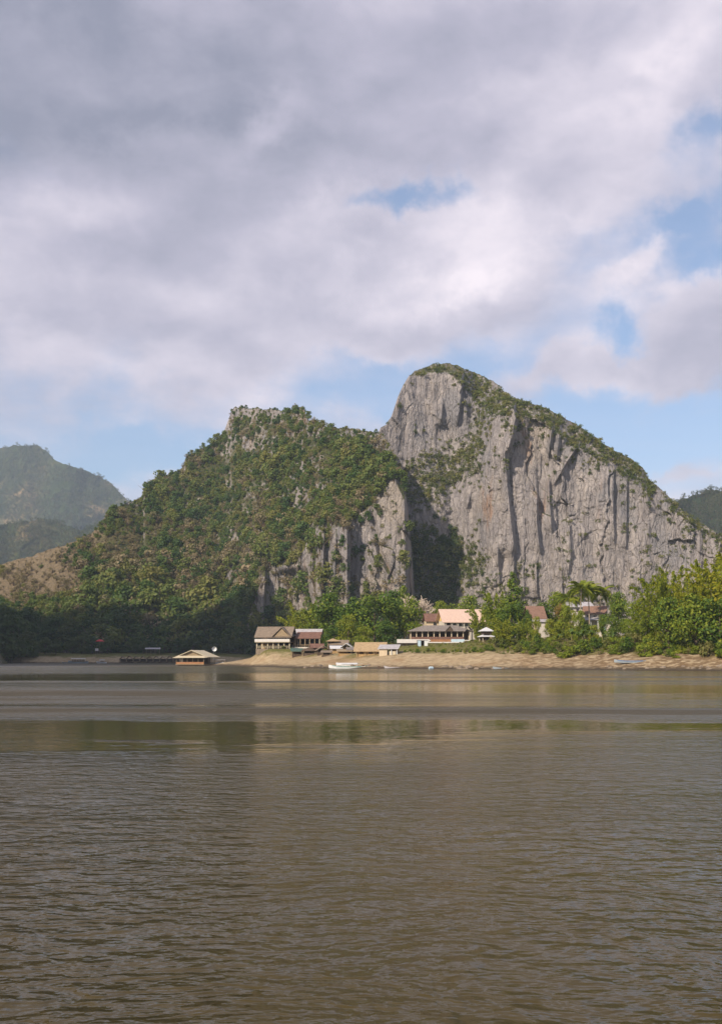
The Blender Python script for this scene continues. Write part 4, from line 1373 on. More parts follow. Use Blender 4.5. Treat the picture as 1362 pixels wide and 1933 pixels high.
for i, px in enumerate(BUSH_SPOTS):
    py = np.interp(px, [480, 600, 760, 900, 1000, 1200, 1385], [1228, 1226, 1224, 1229, 1236, 1238, 1239]) - rb.random() * np.interp(px, [480, 900, 1385], [2, 16, 26])
    if px > 1040 and rb.random() < .14:
        py += rb.uniform(4, 12)
    X, Y, Z = ray_ground(px, py)
    v = i % 3
    if 740 < px < 910:
        X, Y, Z = ray_ground(px, rb.uniform(1228, 1233))
    h = rb.choice((rb.uniform(.8, 1.6), rb.uniform(1.4, 3.0))) * np.interp(px, [480, 740, 760, 890, 930, 1385], [0.55, 0.5, 0.4, 0.4, 1.0, 1.45])
    place = near_name(px)
    o = thing('bank_bush', ('dark green', 'light green', 'olive green')[v] + ' bush ' + place, 'bush', (X, Y, Z), rb.uniform(0, 6.28), 'bushes ' + place)
    cr, tr = KINDS['bush'][v]
    for nm, me in (('crown', cr), ('trunk', tr)):
        c = link(nm, me, o)
        s = h / 3.2
        c.scale = (s * rb.uniform(0.9, 1.3), s * rb.uniform(0.9, 1.3), s)

# low growth on the bank: nobody could count it
TUFT = [scrub_mesh('undergrowth', 260 + i, (MT['leaf_scrub'], MT['leaf_light'], MT['leaf_dry'], MT['leaf_scrub'])[i], 70) for i in range(4)]


def undergrowth():
    rng = np.random.default_rng(77)
    n = 26000
    x, y = rng.uniform(-70, 170, n), rng.uniform(215, 470, n)
    z = ground_z(x, y)
    s = signed(VILLAGE, x, y)
    lush = sm(x / y, 0.02, 0.22)
    p = sm(z + 1.8 * fbm(x / 14, y / 14, 0, 3, 79), 4.6 - 1.8 * lush, 6.4 - 2.2 * lush) * (0.35 + 0.65 * lush)
    p = np.maximum(p, 0.10 * (fbm(x / 10, y / 10, 0, 3, 83) > 0.2) * (z > 1.0) * lush)
    k = (rng.uniform(0, 1, n) < p) & (s > 3) & (np.abs(x / y) < 0.42)
    P = np.stack([x, y, z - 0.05], 1)[k]
    sc = rng.uniform(0.5, 1.5, len(P)) * (0.5 + 0.7 * lush[k])
    scatter_stuff('bank_undergrowth', 'grass and low growth along the top of the sandy bank', P, sc, rng.uniform(0, 6.28, len(P)), rng.integers(0, 4, len(P)), TUFT)


undergrowth()

# ---- dark trees along the far shore, in the shade
GS = 'shaded trees along the far shore'
rs = random.Random(31)
ns = 0
for row, (Y0, lo, hi, n) in enumerate(((728, 1196, 1216, 26), (746, 1174, 1194, 24), (768, 1150, 1172, 22))):
    for i in range(n):
        px = -20 + (520, 490, 470)[row] * (i + rs.uniform(0.15, 0.85)) / n
        Y = Y0 + rs.uniform(-5, 8) - max(0, px - 430) * 0.10
        X = (px - CX) / F * Y
        if row == 0:
            g = gz(X, Y)
            if 85 < px < 340:
                Y += 10
                X = (px - CX) / F * Y
                g = gz(X, Y)
        else:
            # stand on the slope of the wooded hill
            pyg = 1226 if row == 1 else 1206
            pt = hill_at(np.array([px]), np.array([float(pyg)]))[0]
            X, Y, g = float(pt[0]), float(pt[1]), float(pt[2]) - 0.5
        top = rs.uniform(lo, hi) - (14 if px < 60 else 0)
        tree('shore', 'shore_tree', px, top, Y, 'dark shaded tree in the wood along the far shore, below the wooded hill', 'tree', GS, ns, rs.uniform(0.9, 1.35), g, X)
        ns += 1
for px, top, Y in ((-14, 1128, 706), (22, 1150, 712), (2, 1196, 700), (40, 1205, 709)):
    X = (px - CX) / F * Y
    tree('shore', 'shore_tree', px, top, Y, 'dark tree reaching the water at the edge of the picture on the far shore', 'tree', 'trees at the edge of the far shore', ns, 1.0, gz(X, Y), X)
    ns += 1
# the lone tree and the crag on the skyline of the wooded hill
pt = hill_at(np.array([292.0]), np.array([915.0]))[0]
tree('bare', 'skyline_tree', 292, 897, float(pt[1]), 'thin pale tree leaning out on the skyline of the wooded hill', 'tree', None, 0, 0.9, float(pt[2]) - 0.5, float(pt[0]))

# ================================================================ houses, stalls, boats
MT['thatch'] = plain('grey_thatch', (0.195, 0.155, 0.12), 0.95, 0.3, 1.2, 0.1, (1, 1, 3), 0, 0.08)
MT['tan_thatch'] = plain('tan_thatch', (0.33, 0.24, 0.145), 0.95, 0.25, 1.2, 0.1, (1, 1, 3), 0, 0.08)
MT['grey_tile'] = plain('grey_roof_tiles', (0.185, 0.160, 0.145), 0.85, 0.35, 1.6, 0.2)
MT['tin'] = plain('weathered_tin', (0.36, 0.34, 0.35), 0.55, 0.25, 1.2, 0.4)
MT['pink_tile'] = plain('salmon_roof_tiles', (0.53, 0.385, 0.315), 0.8, 0.12, 1.4, 0.2)
MT['red_tile'] = plain('red_roof_tiles', (0.20, 0.12, 0.09), 0.8, 0.25, 1.4, 0.2)
MT['rust'] = plain('rusty_sheet', (0.155, 0.085, 0.065), 0.8, 0.3, 1.2, 0.2)
MT['wood'] = plain('weathered_wood', (0.27, 0.205, 0.13), 0.85, 0.25, 2.0, 0.2)
MT['pale_wood'] = plain('pale_painted_wood', (0.46, 0.40, 0.29), 0.75, 0.15, 2.0, 0.2)
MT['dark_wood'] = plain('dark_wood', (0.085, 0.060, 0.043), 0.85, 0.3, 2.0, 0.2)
MT['white_wall'] = plain('white_plaster', (0.52, 0.475, 0.415), 0.85, 0.2, 0.8, 0.2)
MT['cream_wall'] = plain('cream_plaster', (0.50, 0.41, 0.29), 0.85, 0.10, 0.8, 0.2)
MT['yellow_wall'] = plain('yellow_plaster', (0.62, 0.44, 0.16), 0.85, 0.10, 0.8, 0.2)
MT['bamboo_wall'] = plain('bamboo_matting', (0.36, 0.24, 0.115), 0.9, 0.25, 3.0, 0.1)
MT['stone_wall'] = plain('rough_stone_wall', (0.21, 0.17, 0.13), 0.95, 0.3, 1.5, 0.1, bump=0.06)
MT['concrete'] = plain('pale_concrete', (0.56, 0.54, 0.52), 0.85, 0.10, 1.0, 0.2)
MT['glass'] = plain('window_glass', (0.03, 0.035, 0.04), 0.12, 0.1, 1.0, 0.5)
MT['white_paint'] = plain('white_boat_paint', (0.62, 0.63, 0.62), 0.45, 0.12, 1.0, 0.4)
MT['turq_paint'] = plain('turquoise_boat_paint', (0.25, 0.42, 0.40), 0.45, 0.12, 1.0, 0.4)
MT['green_paint'] = plain('faded_green_paint', (0.055, 0.10, 0.075), 0.55, 0.2, 1.0, 0.3)
MT['grey_paint'] = plain('grey_boat_paint', (0.25, 0.29, 0.32), 0.55, 0.15, 1.0, 0.3)
MT['blue_paint'] = plain('blue_paint', (0.09, 0.17, 0.34), 0.55, 0.15, 1.0, 0.3)
MT['light_blue'] = plain('light_blue_paint', (0.42, 0.54, 0.62), 0.6, 0.1, 1.0, 0.3)
MT['red_cloth'] = plain('red_cloth', (0.50, 0.055, 0.06), 0.8, 0.1, 2.0, 0.1)
MT['orange_board'] = plain('orange_boards', (0.30, 0.15, 0.075), 0.8, 0.2, 1.5, 0.2)
MT['tarp_grey'] = plain('pale_tarpaulin', (0.52, 0.52, 0.54), 0.7, 0.12, 1.5, 0.2)


class MB:
    """Collects solids and links them as one mesh object."""
    def __init__(self):
        self.V, self.F = [], []

    def _add(self, v, f):
        o = len(self.V)
        self.V += [tuple(map(float, p)) for p in v]
        self.F += [tuple(i + o for i in q) for q in f]
        return self

    def box(self, x0, x1, y0, y1, z0, z1):
        v = [(x, y, z) for z in (z0, z1) for y in (y0, y1) for x in (x0, x1)]
        return self._add(v, [(0, 2, 3, 1), (4, 5, 7, 6), (0, 1, 5, 4), (2, 6, 7, 3), (0, 4, 6, 2), (1, 3, 7, 5)])

    def prism(self, pts, x0, x1, axis='x'):
        """A polygon in the (y, z) plane drawn out along x, or in (x, z) along y."""
        n = len(pts)
        v = [((x0, a, b) if axis == 'x' else (a, x0, b)) for a, b in pts] + [((x1, a, b) if axis == 'x' else (a, x1, b)) for a, b in pts]
        f = [tuple(range(n))[::-1], tuple(range(n, 2 * n))] + [(i, (i + 1) % n, n + (i + 1) % n, n + i) for i in range(n)]
        return self._add(v, f)

    def tube(self, pts, rads, k=6):
        v, f = limb(pts, rads, k)
        return self._add(v, f.tolist())

    def loft(self, rings, cap=True):
        n = len(rings[0])
        v = [p for r in rings for p in r]
        f = []
        for i in range(len(rings) - 1):
            for j in range(n):
                f.append((i * n + j, i * n + (j + 1) % n, (i + 1) * n + (j + 1) % n, (i + 1) * n + j))
        if cap:
            f += [tuple(range(n))[::-1], tuple(range((len(rings) - 1) * n, len(rings) * n))]
        return self._add(v, f)

    def build(self, name, mat, parent=None, label=None):
        me = bpy.data.meshes.new(name)
        me.from_pydata(self.V, [], self.F)
        me.materials.append(mat)
        bm = bmesh.new()
        bm.from_mesh(me)
        bmesh.ops.recalc_face_normals(bm, faces=bm.faces)
        bm.to_mesh(me)
        bm.free()
        o = link(name, me, parent)
        if label:
            o['label'] = label
        return o


def gable(W, D, ze, zr, ov=0.5, t=0.14, axis='x', ovg=None):
    """A pitched roof with thickness; ridge along x or y."""
    ovg = ov if ovg is None else ovg
    a, b = (D, W) if axis == 'x' else (W, D)
    dr = (zr - ze) / (a / 2) * ov
    pts = [(-a / 2 - ov, ze - dr), (0, zr), (a / 2 + ov, ze - dr), (a / 2 + ov, ze - dr + t), (0, zr + t * 1.25), (-a / 2 - ov, ze - dr + t)]
    return MB().prism(pts, -b / 2 - ovg, b / 2 + ovg, axis)


def hip(W, D, ze, zr, ov=0.5, inset=None, t=0.12):
    inset = D / 2 if inset is None else inset
    x, y = W / 2 + ov, D / 2 + ov
    r = W / 2 - inset
    v = [(-x, -y, ze), (x, -y, ze), (x, y, ze), (-x, y, ze), (-x, -y, ze + t), (x, -y, ze + t), (x, y, ze + t), (-x, y, ze + t), (-r, 0, zr), (r, 0, zr)]
    m = MB()
    m._add(v, [(0, 3, 2, 1), (0, 1, 5, 4), (1, 2, 6, 5), (2, 3, 7, 6), (3, 0, 4, 7), (4, 5, 9, 8), (6, 7, 8, 9), (5, 6, 9), (7, 4, 8)])
    return m


def shed(W, D, zf, zb, ov=0.4, t=0.10):
    """A single slope, low at the front (towards -y)."""
    return MB().prism([(-D / 2 - ov, zf), (D / 2 + ov, zb), (D / 2 + ov, zb + t), (-D / 2 - ov, zf + t)], -W / 2 - ov, W / 2 + ov)


def post(parent, x, y, z0, z1, mat, w=0.18):
    return MB().box(x - w / 2, x + w / 2, y - w / 2, y + w / 2, z0, z1).build('post', mat, parent)


def window(parent, x, y, z, w, h, frame, side=-1):
    """A framed window set into a wall whose face lies at y."""
    f = MB()
    d = 0.07
    y0, y1 = (y - d, y + 0.02) if side < 0 else (y - 0.02, y + d)
    f.box(x - w / 2, x - w / 2 + .1, y0, y1, z, z + h).box(x + w / 2 - .1, x + w / 2, y0, y1, z, z + h)
    f.box(x - w / 2 + .1, x + w / 2 - .1, y0, y1, z + h - .1, z + h).box(x - w / 2 + .1, x + w / 2 - .1, y0, y1, z, z + .1)
    f.box(x - .03, x + .03, y0, y1, z + .1, z + h - .1)
    o = f.build('window', frame, parent)
    MB().box(x - w / 2 + .1, x + w / 2 - .1, y - .03, y + .012, z + .1, z + h - .1).build('pane', MT['glass'], o)
    return o


def rail(parent, x0, x1, y, z0, h, mat, solid=False, n=0):
    m = MB()
    if solid:
        m.box(x0, x1, y - .06, y + .06, z0, z0 + h)
    else:
        m.box(x0, x1, y - .05, y + .05, z0 + h - .12, z0 + h).box(x0, x1, y - .04, y + .04, z0 + h * .45, z0 + h * .45 + .09)
        n = n or max(2, int((x1 - x0) / 0.8))
        for i in range(n + 1):
            x = x0 + .05 + (x1 - x0 - .1) * i / n
            m.box(x - .04, x + .04, y - .03, y + .03, z0, z0 + h - .12)
    return m.build('railing', mat, parent)


def place(px, Y, label, cat, name, yaw=0.0, group=None, z=None):
    X = (px - CX) / F * Y
    return thing(name, label, cat, (X, Y, gz(X, Y) if z is None else z), R(yaw), group)


def up(py, Y, o):
    """Height over the thing's base of the photograph's row py at depth Y."""
    return CH + (HY - py) / F * Y - o.location.z


# ---- two-storey open pavilion on the point
def pavilion():
    Y = 392.0
    u = Y / F
    o = place(521, Y, 'open two-storey wooden pavilion with a grey gabled roof and pale balcony', 'pavilion', 'pavilion', -8)
    W, D = 62 * u, 46 * u
    ze, zr, zf = up(1201, Y, o), up(1184.5, Y, o), up(1212, Y, o)
    z0 = -1.5
    gable(W, D, ze, zr, 0.9, 0.25).build('roof', MT['thatch'], o)
    # cross gable towards the village
    g = MB().prism([(-W * .02, ze - .3), (W * .27, zr - .2), (W * .56, ze - .3), (W * .56, ze - .05), (W * .27, zr + .08), (-W * .02, ze - .05)], -D / 2 - 1.2, 0.5, 'y')
    g.build('gable_roof', MT['thatch'], o)
    MB().prism([(W * .05, ze - .2), (W * .27, zr - .5), (W * .49, ze - .2)], -D / 2 - .8, -D / 2 - .7, 'y').build('gable_wall', MT['wood'], o)
    MB().box(-W / 2, W / 2, -D / 2, D / 2, zf - .25, zf).build('floor', MT['wood'], o)
    MB().box(-W / 2 - .6, W / 2 + .2, -D / 2 - 1.3, -D / 2 - .05, zf - .2, zf + .02).build('balcony_floor', MT['pale_wood'], o)
    rail(o, -W / 2 - .6, W / 2 + .2, -D / 2 - 1.3, zf + .02, 1.0, MT['concrete'], True)
    for i in range(7):
        x = -W / 2 + W * i / 6
        post(o, x, -D / 2 - 0.35, z0, zf - .26, MT['pale_wood'], 0.34)
        post(o, x, -D / 2 + 0.20, zf + .01, ze + .1, MT['wood'], 0.26)
        post(o, x, D / 2 - 0.2, z0, ze + .1, MT['wood'], 0.26)
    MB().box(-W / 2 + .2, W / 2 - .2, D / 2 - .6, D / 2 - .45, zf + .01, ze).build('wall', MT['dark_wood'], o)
    MB().box(-W / 2 + .2, -W / 2 + W * .48, D * .1, D * .1 + .15, 0.2, zf - .3).build('wall', MT['bamboo_wall'], o)
    MB().box(-W / 2 + W * .5, W / 2, D * .3, D * .3 + .15, 0.2, zf - .3).build('wall', MT['dark_wood'], o)
    MB().box(-W / 2 - .3, W / 2, -D / 2 - .8, D / 2, -2, 0.12).build('plinth', MT['stone_wall'], o)
    rail(o, -W / 2, W / 2, -D / 2 - .62, 0.13, 1.0, MT['pale_wood'])

    Y2 = 398.0
    u = Y2 / F
    h = place(575, Y2, 'low pavilion wing with a grey roof and a rusty red lean-to over a white terrace', 'building', 'pavilion_wing', -6)
    W, D = 62 * u, 42 * u
    ze, zr = up(1199, Y2, h), up(1188.5, Y2, h)
    gable(W, D, ze, zr, 0.7, 0.2).build('roof', MT['tin'], h)
    le = up(1206.5, Y2, h)
    MB().prism([(-D / 2 - 4.4, le), (-D / 2 + .2, ze + .9), (-D / 2 + .2, ze + 1.1), (-D / 2 - 4.4, le + .18)], -W * .18, W * .58).build('lean_to_roof', MT['rust'], h)
    zt = up(1222, Y2, h)
    MB().box(-W * .28, W * .5, -D / 2 - 5.2, D / 2, zt - .5, zt).build('terrace', MT['white_wall'], h)
    MB().box(-W * .27, W * .49, -D / 2 - 4.9, D / 2 - .2, -3, zt - .51).build('plinth', MT['stone_wall'], h)
    for i in range(6):
        x = -W * .17 + W * .72 * i / 5
        post(h, x, -D / 2 - 4.1, zt + .01, le + .1, MT['pale_wood'] if i == 5 else MT['wood'], 0.24)
    for i in range(4):
        post(h, -W / 2 + .2 + i * W * .33, -D / 2 + .25, -1, ze, MT['pale_wood'], 0.36 if i == 1 else 0.24)
    MB().box(-W / 2 + .3, W / 2 - .3, D * .2, D * .2 + .15, -.5, ze).build('wall', MT['dark_wood'], h)
    rail(h, -W * .17, W * .5, -D / 2 - 4.6, zt + .01, 0.95, MT['wood'])


pavilion()


# ---- stalls and sheds between the pavilion and the thatched hut
def stall(px, Y, w, top, eave, base, label, roof, kind='shed', wall=None, yaw=0, name='market_stall', group='small stalls on the upper beach', depth=None):
    Y = min(ray_ground(px, base)[1] + 1.5, 372.0)
    u = Y / F
    o = place(px, Y, label, 'stall' if 'stall' in name else 'hut', name, yaw, group)
    W, D = w * u, (depth or min(w * u, 3.6))
    ze, zr = up(eave, Y, o), up(top, Y, o)
    if kind == 'shed':
        shed(W, D, ze, zr, 0.35).build('roof', MT[roof], o)
    elif kind == 'gable':
        gable(W, D, ze, zr, 0.5, 0.16).build('roof', MT[roof], o)
    elif kind == 'end':
        gable(W, D, ze, zr, 0.4, 0.14, 'y').build('roof', MT[roof], o)
    else:
        hip(W, D, ze, zr, 0.5).build('roof', MT[roof], o)
    for x in (-W / 2 + .1, W / 2 - .1):
        for y in (-D / 2 + .1, D / 2 - .1):
            post(o, x, y, -.8, ze + .05 + (0.0 if y < 0 else 0.1), MT['wood'], 0.13)
    if wall:
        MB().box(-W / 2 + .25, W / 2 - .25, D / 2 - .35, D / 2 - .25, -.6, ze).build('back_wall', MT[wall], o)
        MB().box(-W / 2 + .2, W / 2 - .2, -D / 2 + .25, -D / 2 + .33, -.6, ze * .42).build('counter', MT[wall], o)
    return o


stall(560, 352, 20, 1224, 1230, 1236, 'low dark green awning stall at the corner of the white terrace', 'green_paint', 'shed', 'dark_wood', 8)
stall(584, 348, 24, 1222, 1229, 1237, 'dark hump-roofed stall below the white terrace of the pavilion wing', 'dark_wood', 'hip', 'dark_wood', -6)
stall(609, 352, 24, 1220, 1227, 1236, 'stall with a brown peaked roof between the dark stall and the pale tarpaulin', 'thatch', 'end', 'dark_wood', 10)
stall(628, 366, 20, 1205, 1211, 1222, 'upper stall with a tan cloth roof behind the others', 'tan_thatch', 'hip', 'dark_wood', 5)
stall(640, 358, 32, 1209, 1216, 1224, 'stall with a wide dark thatch roof above the pale tarpaulins', 'thatch', 'gable', 'dark_wood', -4)
stall(634, 346, 20, 1219, 1225, 1233, 'stall under a pale grey tarpaulin, front of the group', 'tarp_grey', 'shed', 'bamboo_wall', 5)
stall(655, 352, 20, 1215, 1222, 1230, 'stall under a whitish tarpaulin next to the wide dark thatch roof', 'tarp_grey', 'end', 'bamboo_wall', -8)
stall(650, 340, 26, 1226, 1230, 1237, 'low stall with a brown plank roof closest to the boats', 'wood', 'shed', 'bamboo_wall', 3)
stall(598, 350, 22, 1216, 1222, 1232, 'stall with a rusty tin roof behind the brown peaked one', 'rust', 'gable', 'dark_wood', 6)
stall(616, 350, 18, 1228, 1232, 1239, 'lowest small stall with a grey thatch roof, closest of all to the water', 'thatch', 'shed', 'dark_wood', -5)
stall(664, 350, 18, 1222, 1227, 1234, 'small dark-roofed stall leaning against the thatched hut', 'grey_tile', 'shed', 'dark_wood', 4)


# the thatched hut and the white lean-to
def thatched_hut():
    Y = ray_ground(700, 1237)[1] + 3
    u = Y / F
    o = place(700, Y, 'tan thatched hut with bamboo matting walls on the upper beach', 'hut', 'thatched_hut', -7)
    W, D = 50 * u, 36 * u
    ze, zr = up(1226.5, Y, o), up(1214, Y, o)
    gable(W, D, ze, zr, 0.9, 0.22).build('roof', MT['tan_thatch'], o)
    m = MB().box(-W / 2, W / 2, -D / 2, -D / 2 + .12, -1, ze).box(-W / 2, -W / 2 + .12, -D / 2 + .13, D / 2, -1, ze).box(W / 2 - .12, W / 2, -D / 2 + .13, D / 2, -1, ze).box(-W / 2, W / 2, D / 2 + .01, D / 2 + .12, -1, ze)
    m.build('wall', MT['bamboo_wall'], o)
    for x in (-W * .32, W * .02, W * .36):
        MB().box(x - .55, x + .55, -D / 2 - .03, -D / 2 - .004, -.1, ze * .8).build('door', MT['dark_wood'], o)
    for x in (-W / 2, -W * .17, W * .17, W / 2):
        post(o, x, -D / 2 - .55, -1, ze - .15, MT['wood'], 0.14)
    Y = ray_ground(734, 1237)[1] + 2
    u = Y / F
    o = place(734, Y, 'small plank shed with a pale tin roof beside the thatched hut', 'shed', 'plank_shed', -10)
    W, D = 34 * u, 4.0
    ze, zr = up(1225.5, Y, o), up(1217, Y, o)
    shed(W, D, ze, zr, 0.45).build('roof', MT['tin'], o)
    MB().box(-W / 2, -W * .05, -D / 2, -D / 2 + .12, -1, ze).box(-W / 2, -W / 2 + .12, -D / 2 + .13, D / 2, -1, ze + .2).build('wall', MT['cream_wall'], o)
    MB().box(-W * .04, W / 2, D / 2 - .2, D / 2 - .08, -1, ze + .9).build('back_wall', MT['bamboo_wall'], o)
    for x in (W * .18, W / 2 - .08):
        post(o, x, -D / 2 + .1, -1, ze + .05, MT['white_paint'], 0.2)
    MB().box(W * .05, W * .42, -D / 2 + .3, -D / 2 + .8, -.6, .9).build('counter', MT['pale_wood'], o)


thatched_hut()


# ---- the long grey-roofed restaurant, its terrace, and the pink-roofed house behind
def restaurant():
    Y = 352.0
    u = Y / F
    o = place(829, Y, 'long open restaurant with a grey tiled roof and small gable above the terrace', 'restaurant', 'restaurant', -3)
    W, D = 112 * u, 46 * u
    ze, zr, zf = up(1192.5, Y, o), up(1180.5, Y, o), up(1208.5, Y, o)
    hip(W, D, ze, zr, 0.8, D * .55).build('roof', MT['grey_tile'], o)
    MB().prism([(W * .09, ze), (W * .165, ze + 1.75), (W * .24, ze), (W * .24, ze + .16), (W * .165, ze + 1.95), (W * .09, ze + .16)], -D / 2 - 1.1, -D * .12, 'y').build('gable_roof', MT['grey_tile'], o)
    MB().prism([(W * .11, ze + .05), (W * .165, ze + 1.55), (W * .22, ze + .05)], -D / 2 - .85, -D / 2 - .75, 'y').build('gable_wall', MT['dark_wood'], o)
    MB().prism([(W * .40, ze - .3), (W * .48, ze + 1.5), (W * .56, ze - .3), (W * .56, ze - .12), (W * .48, ze + 1.7), (W * .40, ze - .12)], -D / 2 - 1.6, D * .2, 'y').build('gable_roof', MT['grey_tile'], o)
    MB().box(-W / 2, W / 2, -D / 2, D / 2, zf - .3, zf).build('floor', MT['concrete'], o)
    MB().box(-W / 2 + .1, W / 2 - .1, -D / 2 + .2, D / 2 - .1, -4, zf - .31).build('plinth', MT['stone_wall'], o)
    MB().box(-W / 2, W / 2, -D * .05, -D * .05 + .15, zf + .01, ze).build('wall', MT['dark_wood'], o)
    for i in range(11):
        x = -W / 2 + .3 + (W - .6) * i / 10
        post(o, x, -D / 2 + .25, zf + .01, ze + .02, MT['cream_wall'], 0.30)
    rail(o, -W / 2 + .4, W * .40, -D / 2 + .1, zf + .01, 1.0, MT['rust'], True)
    for i in range(5):
        x = -W * .42 + i * W * .17
        t = MB().box(x - .6, x + .6, -D / 2 + 1.0, -D / 2 + 1.9, zf + .72, zf + .78)
        t.box(x - .05, x + .05, -D / 2 + 1.4, -D / 2 + 1.5, zf + .01, zf + .72)
        tt = t.build('dining_table', MT['wood'])
        tt.location, tt.rotation_euler = o.location, o.rotation_euler
        tag(tt, 'wooden table standing behind the railing of the grey-roofed restaurant', 'table', 'tables on the restaurant veranda')

    # terrace: a pale slab on a stone wall, stepping down along the bank
    Y = 341.0
    u = Y / F
    o = place(812, Y, 'long pale terrace on a stone wall in front of the grey-roofed restaurant', 'terrace', 'terrace', -3)
    W = 126 * u
    zt = up(1212, Y, o)
    MB().box(-W / 2, W / 2, -3.0, 3.4, zt - .35, zt).build('slab', MT['concrete'], o)
    MB().box(-W / 2 + .3, W * .50 - .2, -2.0, 3.2, -5, zt - .36).build('wall', MT['stone_wall'], o)
    rail(o, -W / 2, -W * .02, -2.9, zt + .01, 0.85, MT['concrete'], True)
    rail(o, W * .0, W * .30, -2.9, zt + .01, 0.75, MT['orange_board'], True).name = 'railing'
    rail(o, W * .305, W / 2, -2.9, zt + .01, 0.85, MT['light_blue'], True)
    for i in range(9):
        post(o, -W / 2 + .5 + (W - 1) * i / 8, -2.7, -4, zt - .36, MT['dark_wood'], 0.22)
    Y = 330.0
    s = place(797, Y, 'pale blue and white board shelter standing on the grass below the terrace', 'shelter', 'board_shelter', 4)
    MB().box(-1.7, 1.7, -.9, 1.0, 1.72, 1.84).build('roof', MT['tin'], s)
    MB().box(-1.6, -.6, -.8, -.72, -.5, 1.7).build('panel', MT['light_blue'], s)
    MB().box(.45, 1.5, -.8, -.72, -.5, 1.7).build('panel', MT['white_paint'], s)
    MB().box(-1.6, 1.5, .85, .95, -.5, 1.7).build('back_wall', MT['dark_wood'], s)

    # pink-roofed house
    Y = 385.0
    u = Y / F
    o = place(868, Y, 'large house with a salmon-pink tiled roof and white walls behind the restaurant', 'house', 'house', 9)
    W, D = 74 * u, 52 * u
    ze, zr = up(1172.5, Y, o), up(1151.5, Y, o)
    gable(W, D, ze, zr, 1.0, 0.22).build('roof', MT['pink_tile'], o)
    MB().box(-W / 2 + .3, W / 2 - .3, -D / 2 + .3, D / 2 - .3, -1, ze).build('wall', MT['white_wall'], o)
    for sx in (-1, 1):
        x = sx * (W / 2 - .32)
        MB().prism([(-D / 2 + .3, ze), (0, zr - .25), (D / 2 - .3, ze)], x - .04, x + .04).build('gable_wall', MT['yellow_wall'], o)
    shed(3.4, D * .95, up(1176, Y, o), up(1172, Y, o), .1).build('side_roof', MT['pink_tile'], o).location = (W / 2 + 1.9, 0, 0)
    MB().box(W / 2 + .3, W / 2 + 3.3, -D / 2 + 1.0, D / 2 - 1.0, -1, up(1176.5, Y, o)).build('side_wall', MT['yellow_wall'], o)
    zw = up(1183, Y, o)
    for i in range(6):
        x = -W / 2 + 1.6 + (W - 3.2) * i / 5
        window(o, x, -D / 2 + .3, zw, 1.1, 1.4, MT['rust'] if i in (0, 5) else MT['white_paint'])
    for i in range(7):
        post(o, -W / 2 + .4 + (W - .8) * i / 6, -D / 2 - .5, -1, ze - .4, MT['white_wall'], 0.26)
    # small roof between trees and pink roof
    Y = 392.0
    u = Y / F
    o = place(818, Y, 'small house with a dull red roof half hidden beside the pink-roofed house', 'house', 'house', 6)
    W, D = 34 * u, 6.0
    ze, zr = up(1172, Y, o), up(1159, Y, o)
    gable(W, D, ze, zr, .5).build('roof', MT['rust'], o)
    MB().box(-W / 2 + .2, W / 2 - .2, -D / 2 + .2, D / 2 - .2, -1, ze).build('wall', MT['cream_wall'], o)
    window(o, 0, -D / 2 + .2, ze - 1.8, 1.2, 1.2, MT['dark_wood'])
    # two-tier shelter
    Y = 326.0
    u = Y / F
    o = place(917, Y, 'little two-tier shelter with white roof edges at the end of the restaurant', 'shelter', 'tiered_shelter', 12)
    W = 20 * u
    z1, z2, z3, z4 = up(1202.5, Y, o), up(1198, Y, o), up(1192, Y, o), up(1184, Y, o)
    hip(W, W, z3, z4, .35, W * .45).build('upper_roof', MT['tarp_grey'], o)
    MB().box(-W / 2 + .3, W / 2 - .3, -W / 2 + .3, W / 2 - .3, z2 + .12, z3).build('upper_wall', MT['dark_wood'], o)
    hip(W * 1.12, W * 1.12, z1, z2 + .1, .4, W * .25).build('lower_roof', MT['tarp_grey'], o)
    for x in (-W / 2, W / 2):
        for y in (-W / 2, W / 2):
            post(o, x, y, -1.5, z1, MT['pale_wood'], .2)
    MB().box(-W / 2 + .2, W / 2 - .2, W / 2 - .3, W / 2 - .2, -1, z1).build('wall', MT['dark_wood'], o)


restaurant()


